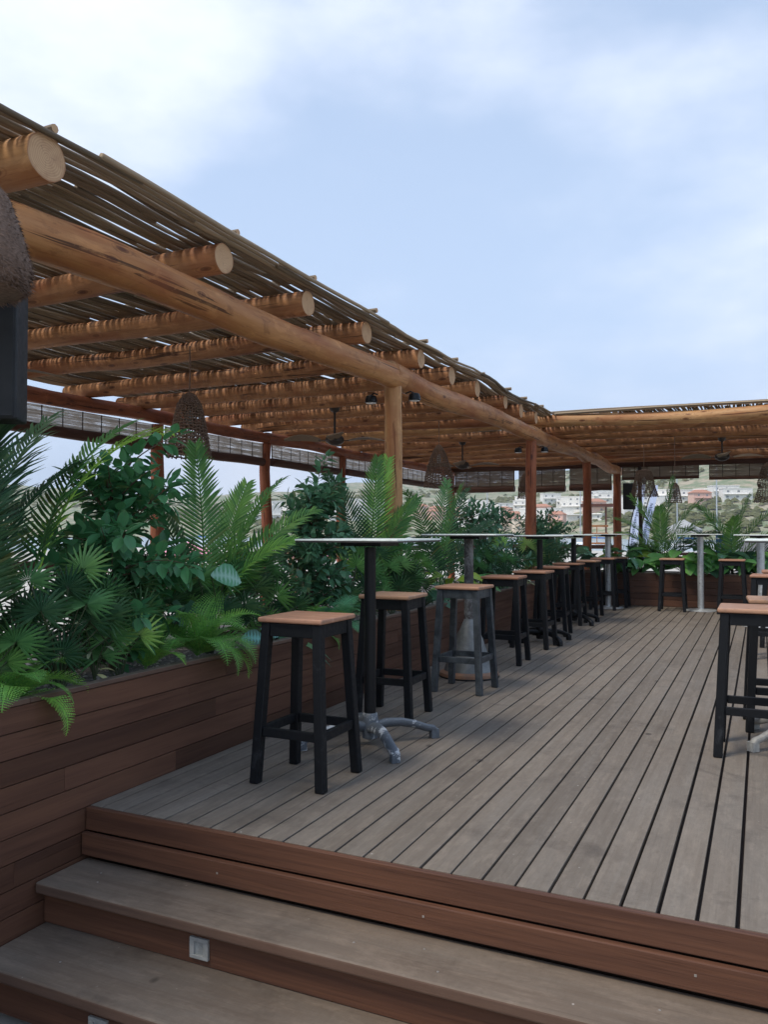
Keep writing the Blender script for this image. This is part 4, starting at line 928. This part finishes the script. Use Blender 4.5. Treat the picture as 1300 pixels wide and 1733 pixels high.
fan_palm((-2.85, 5.5, SZ), 'fan palm showing just right of the first table column', [(.0, -.2, .50, .14, 'pale_fan_leaf'), (.05, 0, .42, .15), (.05, .25, .38, .15), (.0, .15, .5, .14), (.08, .1, .25, .15, 'dark_fan_leaf'), (.08, -.15, .22, .15, 'dark_fan_leaf'), (.05, .4, .3, .15)], seed=27)
palm((-2.98, 6.12, SZ), 'upright palm in front of the pale post', [(-95, 74, 1.15, 30, 'dark_palm_leaf'), (-60, 84, 1.22, 20), (80, 84, 1.25, 18, 'light_palm_leaf'), (80, 66, 1.15, 38), (70, 54, 1.05, 45, 'dark_palm_leaf'), (-85, 60, 1.0, 50, 'dark_palm_leaf'), (60, 75, 1.0, 30), (-100, 65, .9, 40, 'dark_palm_leaf'), (85, 45, .9, 50), (0, 80, .9, 30, 'palm_leaf')], seed=22, ll=.2, lw=.019, nl=36)
fan_palm((-2.76, 6.08, SZ), 'fan palm in front of the foot of the pale post', [(.02, -.12, .40, .15), (.03, .10, .42, .15, 'pale_fan_leaf'), (.06, .0, .22, .16, 'dark_fan_leaf'), (.0, .22, .52, .15), (.05, .3, .28, .15), (0, -.25, .5, .14, 'dark_fan_leaf')], seed=87)
fan_palm((-2.84, 6.5, SZ), 'fan palm between the first and second tables', [(.02, -.25, .42, .16), (.05, .0, .36, .16), (.05, .25, .42, .16), (.1, .15, .22, .15, 'dark_fan_leaf'), (.1, -.15, .2, .15, 'dark_fan_leaf'), (0, .5, .35, .15)], seed=37)
broad((-2.82, 6.95, SZ), 'blue-green split-leaf plant behind the third stool', rosette(random.Random(4), 16, .26, .09), 'dark_broad_leaf', 8, 'foliage_plant')
palm((-2.98, 7.7, SZ), 'thin grey-green palm left of the second table column', [(-90, 72, 1.2, 40), (80, 74, 1.25, 40, 'dark_palm_leaf'), (85, 58, 1.1, 50), (-80, 55, 1.0, 50, 'dark_palm_leaf'), (-30, 82, 1.1, 25), (40, 70, .9, 40, 'dark_palm_leaf'), (90, 85, 1.2, 30)], seed=32, ll=.2, lw=.02, nl=30)
broad((-2.8, 7.5, SZ), 'lime green plant with rounded leaves behind the third stool', rosette(random.Random(6), 9, .24, .13, (.15, .35)), 'lime_leaf', 9, 'foliage_plant', HEART)
broad((-2.84, 8.05, SZ), 'mid green broadleaf plant by the second table', rosette(random.Random(7), 16, .25, .10), 'broad_leaf', 10, 'foliage_plant')
shrub((-2.97, 8.75, SZ), 'tall small-leaved shrub between second and third tables', 1.16, .85, 'laurel_leaf', 31, 44, 30, .08, .036, low=.05)
shrub((-3.0, 9.7, SZ), 'second small-leaved shrub before the reddish post', 1.1, .8, 'laurel_leaf', 33, 40, 28, .08, .036, low=.05)
fan_palm((-2.84, 8.6, SZ), 'fan palm low behind the fourth stool', [(.02, -.3, .35, .16), (.05, .0, .42, .17), (.05, .3, .36, .16, 'dark_fan_leaf'), (.1, .15, .2, .15, 'dark_fan_leaf')], seed=47)
fan_palm((-2.84, 9.4, SZ), 'fan palm with one pale wheel-shaped leaf mid row', [(.05, -.2, .55, .17, 'pale_fan_leaf'), (.05, .1, .36, .17), (.05, .4, .3, .17, 'dark_fan_leaf'), (.08, -.1, .22, .16, 'dark_fan_leaf')], seed=57)
broad((-2.82, 9.9, SZ), 'silvery blue broadleaf plant mid row', rosette(random.Random(9), 18, .28, .09, (.05, .25)), 'succulent_leaf', 11, 'foliage_plant')
fan_palm((-2.84, 10.7, SZ), 'bright green fan palm left of the third table column', [(.05, -.3, .50, .19, 'lime_leaf'), (.05, .1, .36, .18, 'lime_leaf'), (.05, .3, .52, .17), (.05, 0, .25, .17)], seed=67)
shrub((-2.98, 11.8, SZ), 'wide small-leaved shrub right of the reddish post', 1.02, .95, 'laurel_leaf', 41, 44, 30, .085, .036, low=.05)
shrub((-2.98, 12.75, SZ), 'small-leaved shrub at the far corner of the long planter', .92, .8, 'laurel_leaf', 43, 36, 28, .085, .036, low=.05)
palm((-2.85, 11.2, SZ), 'dark feathery palm low behind the black columns', [(-80, 60, .7, 50), (0, 60, .6, 60), (80, 60, .7, 50), (-40, 80, .7, 40), (50, 80, .7, 40), (20, 45, .6, 60)], 'dark_palm_leaf', seed=42, ll=.18, lw=.02, nl=24)
broad((-2.8, 12.2, SZ), 'dark glossy broadleaf plant near the far corner', rosette(random.Random(12), 18, .28, .13, (.1, .35)), 'dark_broad_leaf', 12, 'foliage_plant', HEART)
# --- far planter
FY = 13.44; SZ = .50
broad((-2.45, FY, SZ), 'dark broadleaf plant in the far corner between two reddish posts', rosette(random.Random(13), 28, 0.34, 0.18, (.15, .42), ['dark_broad_leaf', 'caladium_leaf', 'dark_broad_leaf']), 'dark_broad_leaf', 13, 'foliage_plant', HEART)
broad((-2.08, FY, SZ), 'light green plant with white-edged leaves right of the corner post', rosette(random.Random(14), 22, 0.29, 0.18, (.3, .5), ['lime_leaf', 'caladium_leaf', 'broad_leaf']) + rosette(random.Random(15), 24, 0.29, 0.15, (.05, .2)), 'broad_leaf', 14, 'foliage_plant', HEART)
broad((-1.80, FY - .08, SZ), 'broadleaf plant with arching leaves left of the far stool', rosette(random.Random(16), 34, 0.39, 0.12, (.12, .3), el=(20, 80)), 'broad_leaf', 15, 'foliage_plant')
fan_palm((-1.72, FY + .05, SZ), 'dark fan palm low in the far planter', [(-.15, .0, .36, .15), (.05, 0, .38, .15), (.2, 0, .33, .15)], 'dark_fan_leaf', seed=77)
palm((-1.42, FY, SZ), 'tall narrow palm in the far planter behind a stool', [(0, 88, 1.38, 10), (180, 84, 1.25, 40), (0, 80, 1.2, 45), (200, 72, 1.1, 60), (-20, 70, 1.1, 60), (170, 62, .95, 60), (0, 58, 1.0, 55, 'dark_palm_leaf'), (-90, 80, 1.0, 30), (10, 45, .8, 40, 'dark_palm_leaf')], seed=52, ll=.24, lw=.02, nl=34)
R14 = random.Random(17)
broad((-1.12, FY - .05, SZ), 'large glossy broadleaf plant left of the silver table column', rosette(R14, 32, 0.42, 0.21, (.15, .42)), 'broad_leaf', 16, 'foliage_plant', OVAL)
broad((-.78, FY, SZ), 'dark glossy broadleaf plant behind the silver table column', rosette(R14, 30, 0.39, 0.19, (.15, .42), ['dark_broad_leaf', 'broad_leaf']), 'dark_broad_leaf', 17, 'foliage_plant', OVAL)
broad((-.52, FY - .04, SZ), 'pale-ribbed broadleaf plant left of the feathery far palm', rosette(R14, 30, 0.39, 0.15, (.12, .38), ['broad_leaf', 'caladium_leaf', 'broad_leaf']), 'broad_leaf', 18, 'foliage_plant', OVAL)
palm((-.42, FY + .06, SZ), 'spreading feathery palm in the far planter at the right', [(180, 80, 1.05, 40), (175, 65, 1.0, 60), (0, 72, 1.25, 50), (5, 60, 1.2, 65), (10, 50, 1.1, 60, 'dark_palm_leaf'), (-90, 75, .9, 40), (190, 55, .8, 60), (0, 86, 1.15, 20), (0, 35, 1.0, 30, 'dark_palm_leaf')], seed=62, ll=.24, lw=.02, nl=34)
for i, (xx, mt, lb) in enumerate(((-.12, 'broad_leaf', 'yellow-green broadleaf plant right of the feathery palm'), (.15, 'dark_broad_leaf', 'rounded dark broadleaf plant at the right end of the far planter'), (.5, 'broad_leaf', 'broadleaf plant at the picture edge in the far planter'), (1.0, 'dark_broad_leaf', 'broadleaf plant just beyond the right picture edge'))):
    broad((xx, FY - .03, SZ), lb, rosette(R14, 30, 0.36, 0.19, (.12, .36)), mt, 19 + i, 'foliage_plant', HEART)

# ------------------------------------------------------------------ things on the terrace beyond
def chair(loc, rz, label):
    t = empty('bistro_chair', loc, rz, label=label, cat='chair', group='light rattan bistro chairs')
    m = MB(); m.tube([(-.21, .2, .45), (-.22, .24, .7), (-.2, .27, .86), (0, .29, .9), (.2, .27, .86), (.22, .24, .7), (.21, .2, .45)], .014, 8); m.build('back_frame', M['rattan'], t, smooth=True)
    m = MB()
    for k in range(7): m.tube([(-.15 + k * .05, .21, .46), (-.14 + k * .047, .27, .87)], .006, 5)
    m.build('back_slats', M['rattan'], t); m = MB(); m.box(-.21, .21, -.2, .22, .43, .46); m.build('seat', M['rattan'], t, bevel=.015)
    for sx in (-1, 1):
        for sy in (-1, 1): m = MB(); m.tube([(sx * .18, sy * .18, .43), (sx * .21, sy * .22, 0)], .013, 6); m.build('leg', M['rattan'], t)
chair((-4.3, 7.6, -.018), 2.6, 'rattan bistro chair behind the planter by the first table'); chair((-5.3, 6.5, -.018), .8, 'rattan bistro chair at the outer railing, near bay'); chair((-5.6, 9.6, -.018), 2.0, 'rattan bistro chair at the outer railing, farther bay')
def parasol(loc, h, r, mat, pole, label):
    t = empty('parasol', loc, label=label, cat='parasol')
    m = MB(); m.tube([(0, 0, 0), (0, 0, h)], .03, 8); m.build('pole', M[pole], t)
    m = MB(); N = 8; vs = [(0, 0, h)] + [(cos(2 * pi * i / N) * r, sin(2 * pi * i / N) * r, h - .5) for i in range(N)] + [(cos(2 * pi * i / N) * r, sin(2 * pi * i / N) * r, h - .68) for i in range(N)]
    m.add(vs, [(0, 1 + i, 1 + (i + 1) % N) for i in range(N)] + [(1 + i, 9 + i, 9 + (i + 1) % N, 1 + (i + 1) % N) for i in range(N)]); m.build('canopy', M[mat], t)
parasol((-3.4, 41, -.62), 2.35, .85, 'parasol_grey', 'silver_metal', 'grey parasol standing on the quay beyond the far planter')
parasol((-21.5, 27, -.62), 1.35, 1.2, 'cloth_pink', 'silver_metal', 'low pink parasol on the quay seen past the first shrub')
parasol((-15.4, 27.5, -.62), 1.35, 1.3, 'cloth_pink', 'silver_metal', 'low pink parasol on the quay beyond the first table')
parasol((-25.5, 26.5, -.62), 1.2, 1.0, 'cloth_red', 'silver_metal', 'low red parasol on the quay seen past the ficus')
def banner(loc, rz, label, lean):
    t = empty('feather_banner', loc, rz, label=label, cat='banner', group='pale feather banners behind the far corner')
    m = MB(); pts = [(0, 0, 0), (0, 0, 1.6), (lean * .2, 0, 2.6), (lean * .6, 0, 3.4), (lean, 0, 3.9)]; m.tube(pts, .02, 6); m.build('pole', M['black_metal'], t)
    m = MB(); vs = []
    for i, z in enumerate((1.0, 1.7, 2.4, 3.0, 3.5, 3.9)):
        x = lean * max(0, (z - 1.6) / 2.3) ** 1.6; wd = (.26, .28, .28, .26, .22, .1)[i]; vs += [(x, -.006, z), (x + wd, -.006, z)]
    n = len(vs); vs += [(a, .006, c) for a, b_, c in vs]
    fs = [(2 * i, 2 * i + 1, 2 * i + 3, 2 * i + 2) for i in range(5)] + [(n + 2 * i, n + 2 * i + 2, n + 2 * i + 3, n + 2 * i + 1) for i in range(5)]
    m.add(vs, fs); cl = m.build('cloth', M['banner_blue'], t)
    m = MB(); RR = random.Random(3)
    for k in range(34):
        z = 1.15 + k * .062; x = lean * max(0, (z - 1.6) / 2.3) ** 1.6 + .2; m.box(x - .12, x - .12 + RR.uniform(.04, .11), -.012, -.008, z, z + .03)
    m.build('printed_marks', M['banner_ink'], cl); t.scale = (.8, .8, .8)
banner((-3.55, 24.5, -.62), .1, 'pale blue feather banner left of the thin dark pole', .5); banner((-3.28, 24.9, -.62), .1, 'pale blue feather banner nearer the thin dark pole', .55)
t = empty('drinks_cabinet', (-.45, 17.6, -.02), .1, label='white panelled cabinet behind the far right stool', cat='cabinet')
m = MB(); m.box(.0, 1.9, -.3, .3, 0, 1.0); m.build('body', M['cloth_white'], t, bevel=.02)
m = MB()
for k in range(4): m.box(.08 + k * .46, .46 + k * .46, -.315, -.302, .1, .9)
m.build('door_panels', M['hull_white'], t, bevel=.01)
t = empty('striped_cushion', (-.62, 16.4, .75), .0, label='blue cushion with white stripes on the far terrace bench', cat='cushion')
m = MB(); m.box(-.17, .17, -.06, .06, 0, .36); m.build('pad', M['cloth_blue'], t, bevel=.04, seg=3)
m = MB()
for k in range(3): m.box(-.16, .16, -.063, -.0605, .08 + k * .09, .10 + k * .09)
m.build('stripes', M['cloth_white'], t)
t = empty('terrace_bench', (-.62, 16.45, -.018), 0, label='slatted wooden bench on the far terrace under the striped cushion', cat='bench')
m = MB(); m.box(-.8, .8, -.22, .22, .72, .765); m.build('seat', M['rail_wood'], t, bevel=.01)
for sx in (-.7, .7): m = MB(); m.box(sx - .03, sx + .03, -.2, .2, 0, .718); m.build('leg', M['rail_wood'], t)
t = empty('lookout_frame', (-6.0, 33, -.62), .2, label='small wooden lookout frame on the quay seen between the two corner posts', cat='lookout frame')
m = MB()
for sx in (-.75, .75):
    for sy in (-.75, .75): m.bar((sx, sy, 0), (sx, sy, 3.6), .1, .1)
m.build('leg_posts', M['rail_wood'], t); m = MB()
for z in (1.7, 2.2, 2.6):
    m.bar((-.9, -.78, z), (.9, -.78, z), .08, .1); m.bar((-.78, -.9, z + .001), (-.78, .9, z + .001), .08, .1)
m.bar((0, -.78, 1.7), (0, -.78, 2.6), .07, .07); m.build('railing', M['amber_log'], t)
m = MB(); m.box(-1.3, 1.3, -1.1, 1.1, 3.6, 3.75); m.build('roof', M['rail_wood'], t); t.scale = (.48, .48, .76)

# ------------------------------------------------------------------ haze over the harbour
b = MB(); b.box(-1900, 1900, -1900, 1900, -8, 190); hz = b.build('haze', bpy.data.materials.new('haze_mat'), kind='stuff')
hm = hz.data.materials[0]; hm.use_nodes = True; hm.node_tree.nodes.clear()
pv = hm.node_tree.nodes.new('ShaderNodeVolumePrincipled'); pv.inputs['Color'].default_value = (.93, .95, 1, 1); pv.inputs['Density'].default_value = .0003; pv.inputs['Anisotropy'].default_value = .2
ho = hm.node_tree.nodes.new('ShaderNodeOutputMaterial'); hm.node_tree.links.new(pv.outputs[0], ho.inputs['Volume']); hz['label'] = 'thin pale haze over the water and hills'
